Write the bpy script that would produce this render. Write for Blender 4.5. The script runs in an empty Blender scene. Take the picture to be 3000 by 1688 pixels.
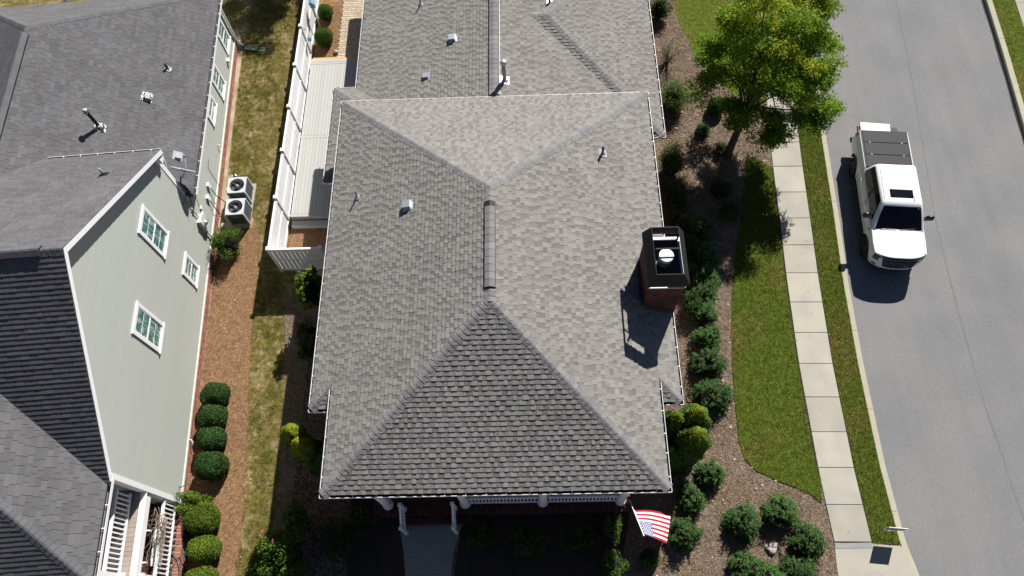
import bpy, math, random
import numpy as np
from mathutils import Vector, Matrix

random.seed(7)
RNG = np.random.default_rng(7)
SC = bpy.context.scene
COL = SC.collection
R = math.radians

# ------------------------------------------------------------------ camera
cam_d = bpy.data.cameras.new("camera")
cam_d.sensor_width = 36.0
cam_d.lens = 2155.85 / 3000.0 * 36.0
cam_d.clip_start = 0.1
cam_d.clip_end = 3000
cam = bpy.data.objects.new("camera", cam_d)
COL.objects.link(cam)
cam.location = (1.0966, -17.8422, 26.0154)
cam.rotation_euler = (0.4384, 0.0310, -0.0125)
SC.camera = cam

# ------------------------------------------------------------------ light
SUN = Vector((0.52, 1.10, 1.0)).normalized()          # direction towards the sun
EL = math.asin(SUN.z)
AZ = math.atan2(SUN.x, SUN.y)
world = bpy.data.worlds.new("World")
SC.world = world
world.use_nodes = True
wn = world.node_tree
wn.nodes.clear()
wo = wn.nodes.new("ShaderNodeOutputWorld")
bg = wn.nodes.new("ShaderNodeBackground")
sk = wn.nodes.new("ShaderNodeTexSky")
sk.sky_type = 'NISHITA'
sk.sun_disc = False
sk.sun_elevation = EL
sk.sun_rotation = AZ
sk.air_density = 0.5
sk.dust_density = 0.15
sk.ozone_density = 1.0
bg.inputs['Strength'].default_value = 0.05
wn.links.new(sk.outputs[0], bg.inputs['Color'])
wn.links.new(bg.outputs[0], wo.inputs['Surface'])
sun_d = bpy.data.lights.new("sun", 'SUN')
sun_d.energy = 5.0
sun_d.angle = R(0.53)
sun_d.color = (1.0, 0.97, 0.93)
sun = bpy.data.objects.new("sun", sun_d)
COL.objects.link(sun)
sun.rotation_euler = (-SUN).to_track_quat('-Z', 'Y').to_euler()
sun.location = (10, 20, 40)
SC.view_settings.view_transform = 'Standard'
SC.view_settings.look = 'None'
SC.view_settings.gamma = 1.0
SC.view_settings.use_curve_mapping = False
SC.view_settings.exposure = 0.70

# ------------------------------------------------------------------ photograph pixel -> place in the world (survey helper)
CAMR = np.array(cam.rotation_euler.to_matrix())
CAMP = np.array(cam.location)
FPX = 2155.85
def ray(px, py):
    return CAMR @ np.array([(px - 1500) / FPX, -(py - 844) / FPX, -1.0])
def G(px, py, z=0.0):
    d = ray(px, py)
    return CAMP + d * ((z - CAMP[2]) / d[2])
def onplane(px, py, p0, n):
    d = ray(px, py); n = np.array(n, float)
    return CAMP + d * (((np.array(p0) - CAMP) @ n) / (d @ n))

# ------------------------------------------------------------------ materials
MATS = {}
def M(name, col, rough=0.8, var=0.12, scale=6.0, fine=90.0, finevar=0.12, island=0.0, spec=0.3,
      metal=0.0, col2=None, patch=None, patchscale=0.6, bump=0.0, bumpscale=120.0, objrand=0.0, trans=0.0, stretch=None, ramp=(0.42, 0.6), streak=None, spots=None, objvar=0.0):
    """base colour x broad noise x fine grain x per piece variation; col2 = second tint by piece; patch = large blotches"""
    m = bpy.data.materials.new(name); m.use_nodes = True
    nt = m.node_tree; N = nt.nodes; L = nt.links
    b = N['Principled BSDF']
    tc = N.new('ShaderNodeTexCoord')
    vec = tc.outputs['Object']
    if stretch:
        mp = N.new('ShaderNodeMapping'); mp.inputs['Scale'].default_value = stretch
        L.new(vec, mp.inputs['Vector']); vec = mp.outputs[0]
    def noise(sc, det=3.0):
        n = N.new('ShaderNodeTexNoise'); n.inputs['Scale'].default_value = sc; n.inputs['Detail'].default_value = det
        L.new(vec, n.inputs['Vector']); return n.outputs['Fac']
    def math_(op, a, c, d=None):
        n = N.new('ShaderNodeMath'); n.operation = op
        for i, v in enumerate((a, c, d)):
            if v is None: continue
            if isinstance(v, (int, float)): n.inputs[i].default_value = v
            else: L.new(v, n.inputs[i])
        return n.outputs[0]
    rgb = N.new('ShaderNodeRGB'); rgb.outputs[0].default_value = (*col, 1)
    cur = rgb.outputs[0]
    rnd = None
    if island or objrand or col2:
        ge = N.new('ShaderNodeNewGeometry'); oi = N.new('ShaderNodeObjectInfo')
        rnd = math_('FRACT', math_('ADD', ge.outputs['Random Per Island'], oi.outputs['Random']), 0.0)
    def mix(fac, a, c):
        n = N.new('ShaderNodeMix'); n.data_type = 'RGBA'
        if isinstance(fac, (int, float)): n.inputs[0].default_value = fac
        else: L.new(fac, n.inputs[0])
        for i, v in ((6, a), (7, c)):
            if isinstance(v, tuple): n.inputs[i].default_value = (*v, 1)
            else: L.new(v, n.inputs[i])
        return n.outputs[2]
    if col2:
        cur = mix(rnd, cur, col2)
    if patch:
        mr = N.new('ShaderNodeMapRange'); mr.inputs[1].default_value = ramp[0]; mr.inputs[2].default_value = ramp[1]
        L.new(noise(patchscale, 5.0), mr.inputs[0])
        cur = mix(mr.outputs[0], cur, patch)
    val = 1.0
    v1 = math_('MULTIPLY_ADD', noise(scale), 2 * var, 1 - var)
    v2 = math_('MULTIPLY_ADD', noise(fine, 2.0), 2 * finevar, 1 - finevar)
    val = math_('MULTIPLY', v1, v2)
    if island or objrand:
        wn_ = N.new('ShaderNodeTexWhiteNoise'); wn_.noise_dimensions = '1D'
        L.new(math_('MULTIPLY', rnd, 917.3), wn_.inputs['W'])
        val = math_('MULTIPLY', val, math_('MULTIPLY_ADD', wn_.outputs['Value'], 2 * (island or objrand), 1 - (island or objrand)))
    if streak:
        mp2 = N.new('ShaderNodeMapping'); mp2.inputs['Scale'].default_value = streak[:3]; L.new(tc.outputs['Object'], mp2.inputs['Vector'])
        n2 = N.new('ShaderNodeTexNoise'); n2.inputs['Scale'].default_value = 1.0; n2.inputs['Detail'].default_value = 4.0; L.new(mp2.outputs[0], n2.inputs['Vector'])
        val = math_('MULTIPLY', val, math_('MULTIPLY_ADD', n2.outputs['Fac'], 2 * streak[3], 1 - streak[3]))
    if spots:
        mr2 = N.new('ShaderNodeMapRange'); mr2.inputs[1].default_value = spots[1]; mr2.inputs[2].default_value = spots[1] + spots[3] if len(spots) > 3 else spots[1] + .03
        L.new(noise(spots[0], 2.0), mr2.inputs[0]); cur = mix(mr2.outputs[0], cur, spots[2])
    if objvar:
        oi2 = N.new('ShaderNodeObjectInfo'); val = math_('MULTIPLY', val, math_('MULTIPLY_ADD', oi2.outputs['Random'], 2 * objvar, 1 - objvar))
    hs = N.new('ShaderNodeVectorMath'); hs.operation = 'SCALE'
    L.new(cur, hs.inputs[0]); L.new(val, hs.inputs['Scale'])
    L.new(hs.outputs[0], b.inputs['Base Color'])
    b.inputs['Roughness'].default_value = rough
    b.inputs['Metallic'].default_value = metal
    b.inputs['Specular IOR Level'].default_value = spec
    if bump:
        bp = N.new('ShaderNodeBump'); bp.inputs['Strength'].default_value = bump; bp.inputs['Distance'].default_value = 0.02
        L.new(noise(bumpscale, 3.0), bp.inputs['Height']); L.new(bp.outputs[0], b.inputs['Normal'])
    if trans:
        tr = N.new('ShaderNodeBsdfTranslucent'); ms = N.new('ShaderNodeMixShader'); ms.inputs[0].default_value = trans
        L.new(hs.outputs[0], tr.inputs['Color'])
        out = N['Material Output']
        L.new(b.outputs[0], ms.inputs[1]); L.new(tr.outputs[0], ms.inputs[2]); L.new(ms.outputs[0], out.inputs['Surface'])
    MATS[name] = m
    return m

m_roof = M('shingle_weathered_grey', (0.240, 0.230, 0.201), rough=0.95, var=0.12, scale=0.7, fine=160, finevar=0.22, island=0.09, col2=(0.212, 0.198, 0.185), spec=0.1)
m_roofdk = M('shingle_shadow_tone', (0.190, 0.181, 0.164), rough=0.95, var=0.12, scale=0.7, fine=160, finevar=0.22, island=0.14, col2=(0.166, 0.153, 0.146), spec=0.1)
m_roof_under = M('roof_underlay', (0.03, 0.03, 0.032), rough=1)
m_cap = M('ridge_cap_grey', (0.215, 0.205, 0.197), rough=0.95, var=0.12, scale=1.5, fine=160, finevar=0.2, island=0.12, col2=(0.175, 0.166, 0.170), spec=0.1)
m_roof2 = M('shingle_charcoal', (0.106, 0.103, 0.104), rough=0.95, var=0.26, scale=0.6, fine=160, finevar=0.2, island=0.12, col2=(0.115, 0.114, 0.118), spec=0.1)
m_cap2 = M('ridge_cap_charcoal', (0.118, 0.118, 0.124), rough=0.95, var=0.1, scale=1.5, fine=160, finevar=0.2, island=0.10, spec=0.12)
m_white = M('white_paint', (0.80, 0.80, 0.79), rough=0.45, var=0.03, scale=3, finevar=0.02, spec=0.4)
m_vinyl = M('white_vinyl', (0.80, 0.80, 0.80), rough=0.4, var=0.03, scale=2, finevar=0.02, spec=0.4)
m_gutter = M('gutter_aluminium_white', (0.78, 0.78, 0.77), rough=0.4, var=0.05, scale=4, finevar=0.03, spec=0.5)
m_gutshade = M('gutter_floor_shade', (0.05, 0.05, 0.05), rough=0.95)  # dark colour imitating the shade inside the gutters
m_siding = M('sage_lap_siding', (0.405, 0.422, 0.380), rough=0.7, var=0.015, scale=1.2, fine=60, finevar=0.03, island=0.012, stretch=(1, 1, 6))
m_siding_b = M('cream_lap_siding', (0.5, 0.48, 0.42), rough=0.7, var=0.04, scale=2)
m_cream = M('cream_trim', (0.66, 0.64, 0.55), rough=0.6, var=0.04)
m_brick = M('red_brick', (0.15, 0.060, 0.046), rough=0.9, var=0.15, scale=12, fine=120, finevar=0.2, island=0.28, col2=(0.085, 0.042, 0.036), spec=0.1)
m_brick_l = M('light_red_brick', (0.36, 0.17, 0.12), rough=0.9, var=0.15, scale=12, fine=120, finevar=0.2, island=0.25, col2=(0.28, 0.13, 0.1), spec=0.15)
m_brickshade = M('shade_darkened_porch_brick', (0.105, 0.045, 0.036), rough=0.9, var=0.15, scale=12, island=0.25, col2=(0.075, 0.036, 0.03), spec=0.08)  # red brick darkened to imitate the deep shade on the porch
m_mortar = M('mortar', (0.42, 0.38, 0.32), rough=1, var=0.1)
m_black = M('black_painted_steel', (0.009, 0.009, 0.011), rough=0.6, var=0.1, spec=0.25)
m_darkpan = M('dark_chase_pan', (0.020, 0.026, 0.045), rough=0.4, var=0.2, scale=5, spec=0.5)
m_galv = M('galvanised_steel', (0.50, 0.52, 0.54), rough=0.38, var=0.12, scale=8, metal=0.55, spec=0.5)
m_lead = M('lead_grey_boot', (0.30, 0.31, 0.33), rough=0.6, var=0.2, scale=12)
m_patchy = M('flaking_white_paint', (0.7, 0.7, 0.7), rough=0.6, patch=(0.02, 0.02, 0.025), patchscale=16, ramp=(0.46, 0.52))
m_concrete = M('concrete', (0.392, 0.364, 0.292), rough=0.95, var=0.12, scale=1.6, fine=60, finevar=0.10, patch=(0.355, 0.335, 0.285), patchscale=0.9, objrand=0.09, spots=(5.5, .70, (0.27, 0.255, 0.22), .06), bump=0.15, bumpscale=90)
m_concrete2 = M('broom_finish_concrete', (0.27, 0.265, 0.25), rough=0.95, var=0.22, scale=1.4, fine=40, finevar=0.18, stretch=(1, 5, 1))  # base darkened to deepen the house shade over the front walk
m_kerb = M('kerb_concrete', (0.40, 0.37, 0.275), rough=0.95, var=0.12, scale=3, fine=60, finevar=0.12, objrand=0.06)
m_asphalt = M('aged_asphalt', (0.200, 0.195, 0.189), rough=0.95, var=0.10, scale=0.55, fine=34, finevar=0.36, patch=(0.182, 0.181, 0.182), patchscale=0.30, streak=(1.5, .10, 1, .11), spots=(1.9, .735, (0.13, 0.128, 0.125), .07), bump=0.25, bumpscale=70)
m_seam = M('asphalt_seam', (0.165, 0.163, 0.162), rough=0.95, var=0.3, scale=5)
m_gut = M('gutter_silt', (0.03, 0.03, 0.028), rough=1, var=0.3, scale=4)
m_soil = M('bare_soil', (0.33, 0.25, 0.165), rough=1, var=0.25, scale=3, fine=50, finevar=0.3, patch=(0.42, 0.34, 0.24), patchscale=1.2, bump=0.4, bumpscale=40)
m_lawn = M('lawn_turf_green', (0.088, 0.118, 0.015), rough=1, var=0.85, scale=6.5, fine=42, finevar=0.5, patch=(0.150, 0.122, 0.032), patchscale=0.45, ramp=(0.50, 0.74), bump=0.6, bumpscale=38, spec=0.1)
m_lawn2 = M('lawn_turf_dry', (0.145, 0.118, 0.034), rough=1, var=0.80, scale=6.0, fine=42, finevar=0.5, patch=(0.27, 0.205, 0.100), patchscale=1.5, ramp=(0.47, 0.66), bump=0.6, bumpscale=38, spec=0.1)
m_straw = M('pine_straw_bed', (0.235, 0.130, 0.062), rough=1, var=0.75, scale=6, fine=46, finevar=0.5, patch=(0.26, 0.165, 0.095), patchscale=1.4, bump=0.7, bumpscale=45, spec=0.1)
m_mulchshade = M('shade_darkened_mulch', (0.055, 0.042, 0.033), rough=1, var=0.3, scale=4, fine=46, finevar=0.5, bump=0.7, bumpscale=45, spec=0.05)  # mulch colour darkened to deepen the house's shade round the porch
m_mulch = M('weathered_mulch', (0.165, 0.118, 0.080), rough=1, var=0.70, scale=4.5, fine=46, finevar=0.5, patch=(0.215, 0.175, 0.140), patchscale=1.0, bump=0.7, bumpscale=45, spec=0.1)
m_grass = M('grass_blade', (0.094, 0.140, 0.015), rough=0.8, var=0.2, island=0.45, col2=(0.185, 0.155, 0.040), spec=0.06, trans=0.25)
m_grass2 = M('grass_blade_dry', (0.125, 0.118, 0.026), rough=0.8, var=0.2, island=0.4, col2=(0.29, 0.225, 0.10), spec=0.06, trans=0.25)
m_needle = M('pine_needle', (0.40, 0.245, 0.130), rough=0.8, var=0.1, island=0.5, col2=(0.22, 0.125, 0.062), spec=0.1)
m_chip = M('mulch_chip', (0.29, 0.215, 0.145), rough=0.9, var=0.1, island=0.5, col2=(0.125, 0.085, 0.055), spec=0.15)
m_litter = M('dry_leaf', (0.30, 0.22, 0.14), rough=0.8, var=0.1, island=0.4, col2=(0.40, 0.32, 0.23))
m_box = M('boxwood_leaf', objvar=0.22, col=(0.050, 0.105, 0.014), rough=0.7, var=0.15, island=0.4, col2=(0.072, 0.14, 0.018), spec=0.12, trans=0.18)
m_boxdk = M('holly_leaf', objvar=0.22, col=(0.042, 0.092, 0.024), rough=0.7, var=0.15, island=0.4, col2=(0.055, 0.115, 0.026), spec=0.12, trans=0.15)
m_lime = M('lime_shrub_leaf', objvar=0.22, col=(0.080, 0.135, 0.012), rough=0.7, var=0.15, island=0.4, col2=(0.135, 0.180, 0.020), spec=0.12, trans=0.2)
m_yew = M('yew_needle', objvar=0.22, col=(0.042, 0.092, 0.024), rough=0.7, var=0.15, island=0.45, col2=(0.068, 0.128, 0.030), spec=0.12, trans=0.15)
m_arbor = M('arborvitae_spray', objvar=0.22, col=(0.055, 0.115, 0.012), rough=0.7, var=0.15, island=0.35, col2=(0.034, 0.080, 0.012), spec=0.1, trans=0.2)
m_arbtip = M('arborvitae_golden_tip', (0.23, 0.225, 0.014), rough=0.7, var=0.15, island=0.35, col2=(0.13, 0.185, 0.014), spec=0.1, trans=0.2)
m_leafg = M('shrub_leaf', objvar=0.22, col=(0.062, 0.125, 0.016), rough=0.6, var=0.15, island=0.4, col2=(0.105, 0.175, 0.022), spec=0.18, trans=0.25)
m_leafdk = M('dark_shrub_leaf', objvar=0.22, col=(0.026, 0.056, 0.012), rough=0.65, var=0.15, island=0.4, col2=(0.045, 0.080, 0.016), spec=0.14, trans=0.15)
m_rose = M('rose_petal', (0.42, 0.07, 0.11), rough=0.6, var=0.1, island=0.3)
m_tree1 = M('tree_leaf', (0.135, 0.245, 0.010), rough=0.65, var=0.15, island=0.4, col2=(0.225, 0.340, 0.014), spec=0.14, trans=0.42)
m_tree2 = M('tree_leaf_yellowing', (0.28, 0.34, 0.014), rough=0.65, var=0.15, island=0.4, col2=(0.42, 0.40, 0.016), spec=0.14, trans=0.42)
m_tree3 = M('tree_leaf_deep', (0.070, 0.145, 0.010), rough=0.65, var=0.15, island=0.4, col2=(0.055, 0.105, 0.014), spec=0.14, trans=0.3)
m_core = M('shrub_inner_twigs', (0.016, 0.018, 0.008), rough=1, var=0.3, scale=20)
m_bark = M('bark', (0.085, 0.065, 0.05), rough=1, var=0.3, scale=14, bump=0.6, bumpscale=40)
m_twig = M('dry_twig', (0.26, 0.20, 0.14), rough=0.9, var=0.2, island=0.2)
m_deck = M('grey_composite_board', (0.405, 0.400, 0.375), rough=0.75, var=0.05, scale=2, objrand=0.06, fine=70, finevar=0.05, stretch=(6, 1, 1))
m_deckdk = M('grey_deck_skirt', (0.30, 0.29, 0.27), rough=0.8, var=0.06)
m_tan = M('raw_timber', (0.55, 0.36, 0.13), rough=0.8, var=0.08, scale=8, stretch=(1, 8, 1))
m_oldwood = M('weathered_deck_board', (0.30, 0.25, 0.21), rough=0.9, var=0.15, scale=6, objrand=0.12, stretch=(1, 8, 1))
m_paver = M('buff_paver', (0.46, 0.38, 0.28), rough=0.95, var=0.1, objrand=0.16, fine=70, finevar=0.12)
m_glass = M('window_glass', (0.075, 0.17, 0.155), rough=0.06, var=0.5, scale=2.2, fine=14, finevar=0.4, spec=0.9, patch=(0.30, 0.46, 0.41), patchscale=4.5, ramp=(0.5, 0.60))
m_blue = M('blue_grey_paint', (0.16, 0.30, 0.40), rough=0.6, var=0.08)
m_hvac = M('light_grey_enamel', (0.52, 0.53, 0.53), rough=0.45, var=0.05, spec=0.4)
m_hvacdk = M('dark_grey_louvre', (0.10, 0.11, 0.12), rough=0.5, var=0.1)
m_metbox = M('meter_box_grey', (0.56, 0.57, 0.55), rough=0.5, var=0.05)
m_cable = M('black_cable', (0.02, 0.02, 0.02), rough=0.6)
m_hose = M('green_hose', (0.03, 0.12, 0.09), rough=0.4)
m_dish = M('dish_grey', (0.28, 0.30, 0.325), rough=0.5, var=0.05)
m_paint = M('white_car_paint', (0.83, 0.84, 0.85), rough=0.22, var=0.01, scale=2, finevar=0.0, spec=0.6)
m_carglass = M('dark_car_glass', (0.007, 0.007, 0.011), rough=0.04, var=0.2, spec=0.35)
m_tyre = M('tyre_rubber', (0.018, 0.018, 0.018), rough=0.9)
m_rim = M('dark_alloy', (0.16, 0.15, 0.15), rough=0.35, metal=0.7)
m_trim = M('black_plastic', (0.02, 0.02, 0.022), rough=0.6)
m_gloss = M('gloss_black_grille', (0.010, 0.011, 0.018), rough=0.2, spec=0.6)
m_tonneau = M('charcoal_tonneau', (0.030, 0.031, 0.032), rough=0.7, var=0.1, scale=3)
m_chrome = M('dark_chrome', (0.35, 0.36, 0.38), rough=0.2, metal=0.9)
m_red = M('red_lamp_lens', (0.25, 0.01, 0.015), rough=0.15, spec=0.7)
m_foam = M('cream_board', (0.78, 0.74, 0.60), rough=0.8, var=0.03)
m_flagw = M('flag_white', (0.78, 0.77, 0.76), rough=0.85, var=0.03, trans=0.25)
m_flagr = M('flag_red', (0.36, 0.012, 0.03), rough=0.85, var=0.05, trans=0.2)
m_flagb = M('flag_blue', (0.030, 0.045, 0.17), rough=0.85, var=0.05, trans=0.15)
m_stone = M('pale_fieldstone', (0.38, 0.35, 0.31), rough=0.95, var=0.2, scale=8, bump=0.5, bumpscale=20)
m_splash = M('green_plastic', (0.34, 0.42, 0.34), rough=0.5, var=0.06)
m_sign = M('sign_board_grey', (0.20, 0.21, 0.23), rough=0.6)
m_print = M('sign_print_pale', (0.52, 0.53, 0.55), rough=0.6)
m_porchdk = M('porch_ceiling', (0.4, 0.4, 0.4), rough=0.8)

# ------------------------------------------------------------------ mesh helpers
class MB:
    def __init__(s): s.v = []; s.f = []; s.m = []; s.sm = []
    def add(s, verts, faces, mi=0, smooth=False):
        o = len(s.v); s.v += [tuple(map(float, p)) for p in verts]
        for f in faces: s.f.append(tuple(i + o for i in f)); s.m.append(mi); s.sm.append(smooth)
    def box(s, x0, x1, y0, y1, z0, z1, mi=0):
        s.add([(x0, y0, z0), (x1, y0, z0), (x1, y1, z0), (x0, y1, z0), (x0, y0, z1), (x1, y0, z1), (x1, y1, z1), (x0, y1, z1)],
              [(0, 3, 2, 1), (4, 5, 6, 7), (0, 1, 5, 4), (1, 2, 6, 5), (2, 3, 7, 6), (3, 0, 4, 7)], mi)
    def bbox(s, x0, x1, y0, y1, z0, z1, b=0.01, mi=0):
        """box with its top edges chamfered"""
        s.add([(x0, y0, z0), (x1, y0, z0), (x1, y1, z0), (x0, y1, z0), (x0, y0, z1 - b), (x1, y0, z1 - b), (x1, y1, z1 - b), (x0, y1, z1 - b),
               (x0 + b, y0 + b, z1), (x1 - b, y0 + b, z1), (x1 - b, y1 - b, z1), (x0 + b, y1 - b, z1)],
              [(0, 3, 2, 1), (0, 1, 5, 4), (1, 2, 6, 5), (2, 3, 7, 6), (3, 0, 4, 7), (4, 5, 9, 8), (5, 6, 10, 9), (6, 7, 11, 10), (7, 4, 8, 11), (8, 9, 10, 11)], mi)
    def obox(s, c, ax, ay, az, mi=0):
        """box from centre and three half axis vectors"""
        c, ax, ay, az = (np.array(t, float) for t in (c, ax, ay, az))
        P = [c - ax - ay - az, c + ax - ay - az, c + ax + ay - az, c - ax + ay - az, c - ax - ay + az, c + ax - ay + az, c + ax + ay + az, c - ax + ay + az]
        s.add(P, [(0, 3, 2, 1), (4, 5, 6, 7), (0, 1, 5, 4), (1, 2, 6, 5), (2, 3, 7, 6), (3, 0, 4, 7)], mi)
    def beam(s, a, b, w, h, up=(0, 0, 1), mi=0):
        a = np.array(a, float); b = np.array(b, float); d = b - a; l = np.linalg.norm(d); d /= l
        u = np.array(up, float); sd = np.cross(d, u); sd /= np.linalg.norm(sd); u = np.cross(sd, d)
        s.obox((a + b) / 2, d * l / 2, sd * w / 2, u * h / 2, mi)
    def prism(s, poly, z0, z1, mi=0):
        n = len(poly)
        s.add([(p[0], p[1], z0) for p in poly] + [(p[0], p[1], z1) for p in poly],
              [tuple(range(n))[::-1], tuple(range(n, 2 * n))] + [(i, (i + 1) % n, n + (i + 1) % n, n + i) for i in range(n)], mi)
    def tube(s, pts, r, n=8, mi=0, caps=True, smooth=True):
        pts = [np.array(p, float) for p in pts]; k = len(pts)
        rr = r if isinstance(r, (list, tuple)) else [r] * k
        vs = []; ref = None
        for i, p in enumerate(pts):
            d = pts[min(i + 1, k - 1)] - pts[max(i - 1, 0)]; d /= (np.linalg.norm(d) + 1e-9)
            if ref is None:
                ref = np.array([0, 0, 1.0]) if abs(d[2]) < 0.9 else np.array([1.0, 0, 0])
            u = np.cross(d, ref); u /= (np.linalg.norm(u) + 1e-9); w = np.cross(d, u); ref = np.cross(u, d)
            for j in range(n):
                a = 2 * math.pi * j / n; vs.append(p + rr[i] * (math.cos(a) * u + math.sin(a) * w))
        fs = [(i * n + j, i * n + (j + 1) % n, (i + 1) * n + (j + 1) % n, (i + 1) * n + j) for i in range(k - 1) for j in range(n)]
        s.add(vs, fs, mi, smooth)
        if caps:
            o = len(s.v) - len(vs)
            s.f += [tuple(o + j for j in range(n))[::-1], tuple(o + (k - 1) * n + j for j in range(n))]; s.m += [mi, mi]; s.sm += [False, False]
    def lathe(s, prof, n=20, c=(0, 0, 0), mi=0, axis='z', smooth=True):
        vs = []
        for r, h in prof:
            for j in range(n):
                a = 2 * math.pi * j / n; x, y = r * math.cos(a), r * math.sin(a)
                p = (x, y, h) if axis == 'z' else ((x, h, y) if axis == 'y' else (h, x, y))
                vs.append((p[0] + c[0], p[1] + c[1], p[2] + c[2]))
        k = len(prof)
        s.add(vs, [(i * n + j, i * n + (j + 1) % n, (i + 1) * n + (j + 1) % n, (i + 1) * n + j) for i in range(k - 1) for j in range(n)], mi, smooth)
    def quad(s, a, b, c, d, mi=0): s.add([a, b, c, d], [(0, 1, 2, 3)], mi)
    def grid(s, P, mi=0, smooth=True, flip=False):
        nr = len(P); nc = len(P[0])
        fs = []
        for i in range(nr - 1):
            for j in range(nc - 1):
                q = (i * nc + j, i * nc + j + 1, (i + 1) * nc + j + 1, (i + 1) * nc + j)
                fs.append(q[::-1] if flip else q)
        s.add([p for row in P for p in row], fs, mi, smooth)
    def mesh(s, name, mats):
        me = bpy.data.meshes.new(name); me.from_pydata(s.v, [], s.f)
        for m in (mats if isinstance(mats, (list, tuple)) else [mats]): me.materials.append(m)
        me.polygons.foreach_set('material_index', s.m); me.polygons.foreach_set('use_smooth', s.sm)
        me.update(); return me
    def build(s, name, mats, parent=None, loc=None):
        return link(name, s.mesh(name, mats), parent, loc)

def link(name, me, parent=None, loc=None, rot=None):
    o = bpy.data.objects.new(name, me); COL.objects.link(o)
    if parent: o.parent = parent
    if loc is not None: o.location = loc
    if rot is not None: o.rotation_euler = rot
    return o
def tag(o, label=None, cat=None, group=None, kind=None):
    if label: o['label'] = label
    if cat: o['category'] = cat
    if group: o['group'] = group
    if kind: o['kind'] = kind
    return o
def thing(name, label, cat, loc=(0, 0, 0), rz=0.0, group=None):
    o = bpy.data.objects.new(name, None); COL.objects.link(o)
    o.empty_display_size = 0.2
    o.location = loc; o.rotation_euler = (0, 0, rz)
    return tag(o, label, cat, group)
def copy_tree(o, parent=None):
    c = o.copy(); COL.objects.link(c); c.parent = parent
    for ch in list(o.children): copy_tree(ch, c)
    return c
def group_empty(name, parent):
    o = bpy.data.objects.new(name, None); COL.objects.link(o); o.parent = parent; o.empty_display_size = 0.1
    return o
def quads_mesh(name, V4, mats, mi=None):
    """many loose four cornered leaves from an (n,4,3) array"""
    n = len(V4); me = bpy.data.meshes.new(name)
    me.vertices.add(4 * n); me.vertices.foreach_set('co', np.ascontiguousarray(V4, dtype=np.float32).ravel())
    me.loops.add(4 * n); me.loops.foreach_set('vertex_index', np.arange(4 * n, dtype=np.int32))
    me.polygons.add(n); me.polygons.foreach_set('loop_start', np.arange(0, 4 * n, 4, dtype=np.int32))
    try: me.polygons.foreach_set('loop_total', np.full(n, 4, dtype=np.int32))
    except Exception: pass
    for m in (mats if isinstance(mats, (list, tuple)) else [mats]): me.materials.append(m)
    if mi is not None: me.polygons.foreach_set('material_index', np.asarray(mi, dtype=np.int32))
    me.update(calc_edges=True); me.validate()
    return me

def in_poly(P, poly):
    x, y = P[:, 0], P[:, 1]; c = np.zeros(len(P), bool); n = len(poly)
    for i in range(n):
        x0, y0 = poly[i][:2]; x1, y1 = poly[(i + 1) % n][:2]
        if y0 == y1: continue
        t = ((y0 > y) != (y1 > y)) & (x < (x1 - x0) * (y - y0) / (y1 - y0) + x0)
        c ^= t
    return c
def sample_poly(poly, n):
    a = np.array([p[:2] for p in poly]); lo, hi = a.min(0), a.max(0); out = []
    tot = 0
    while tot < n:
        P = lo + RNG.random((n * 2, 2)) * (hi - lo); P = P[in_poly(P, a)]; out.append(P); tot += len(P)
    return np.concatenate(out)[:n]
def leaf_quads(P, Nrm, l, w, jit=0.6, along=None, fold=0.0):
    n = len(P)
    Nn = Nrm + RNG.normal(0, jit, (n, 3)); Nn /= np.linalg.norm(Nn, axis=1)[:, None] + 1e-9
    T = RNG.normal(0, 1, (n, 3)) if along is None else along + RNG.normal(0, 0.25, (n, 3))
    T -= (T * Nn).sum(1)[:, None] * Nn; T /= np.linalg.norm(T, axis=1)[:, None] + 1e-9
    B = np.cross(Nn, T)
    L = (l * (0.7 + 0.6 * RNG.random(n)))[:, None]; W = (w * (0.7 + 0.6 * RNG.random(n)))[:, None]
    return np.stack([P - T * L / 2, P + B * W / 2, P + T * L / 2, P - B * W / 2], axis=1)

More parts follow.
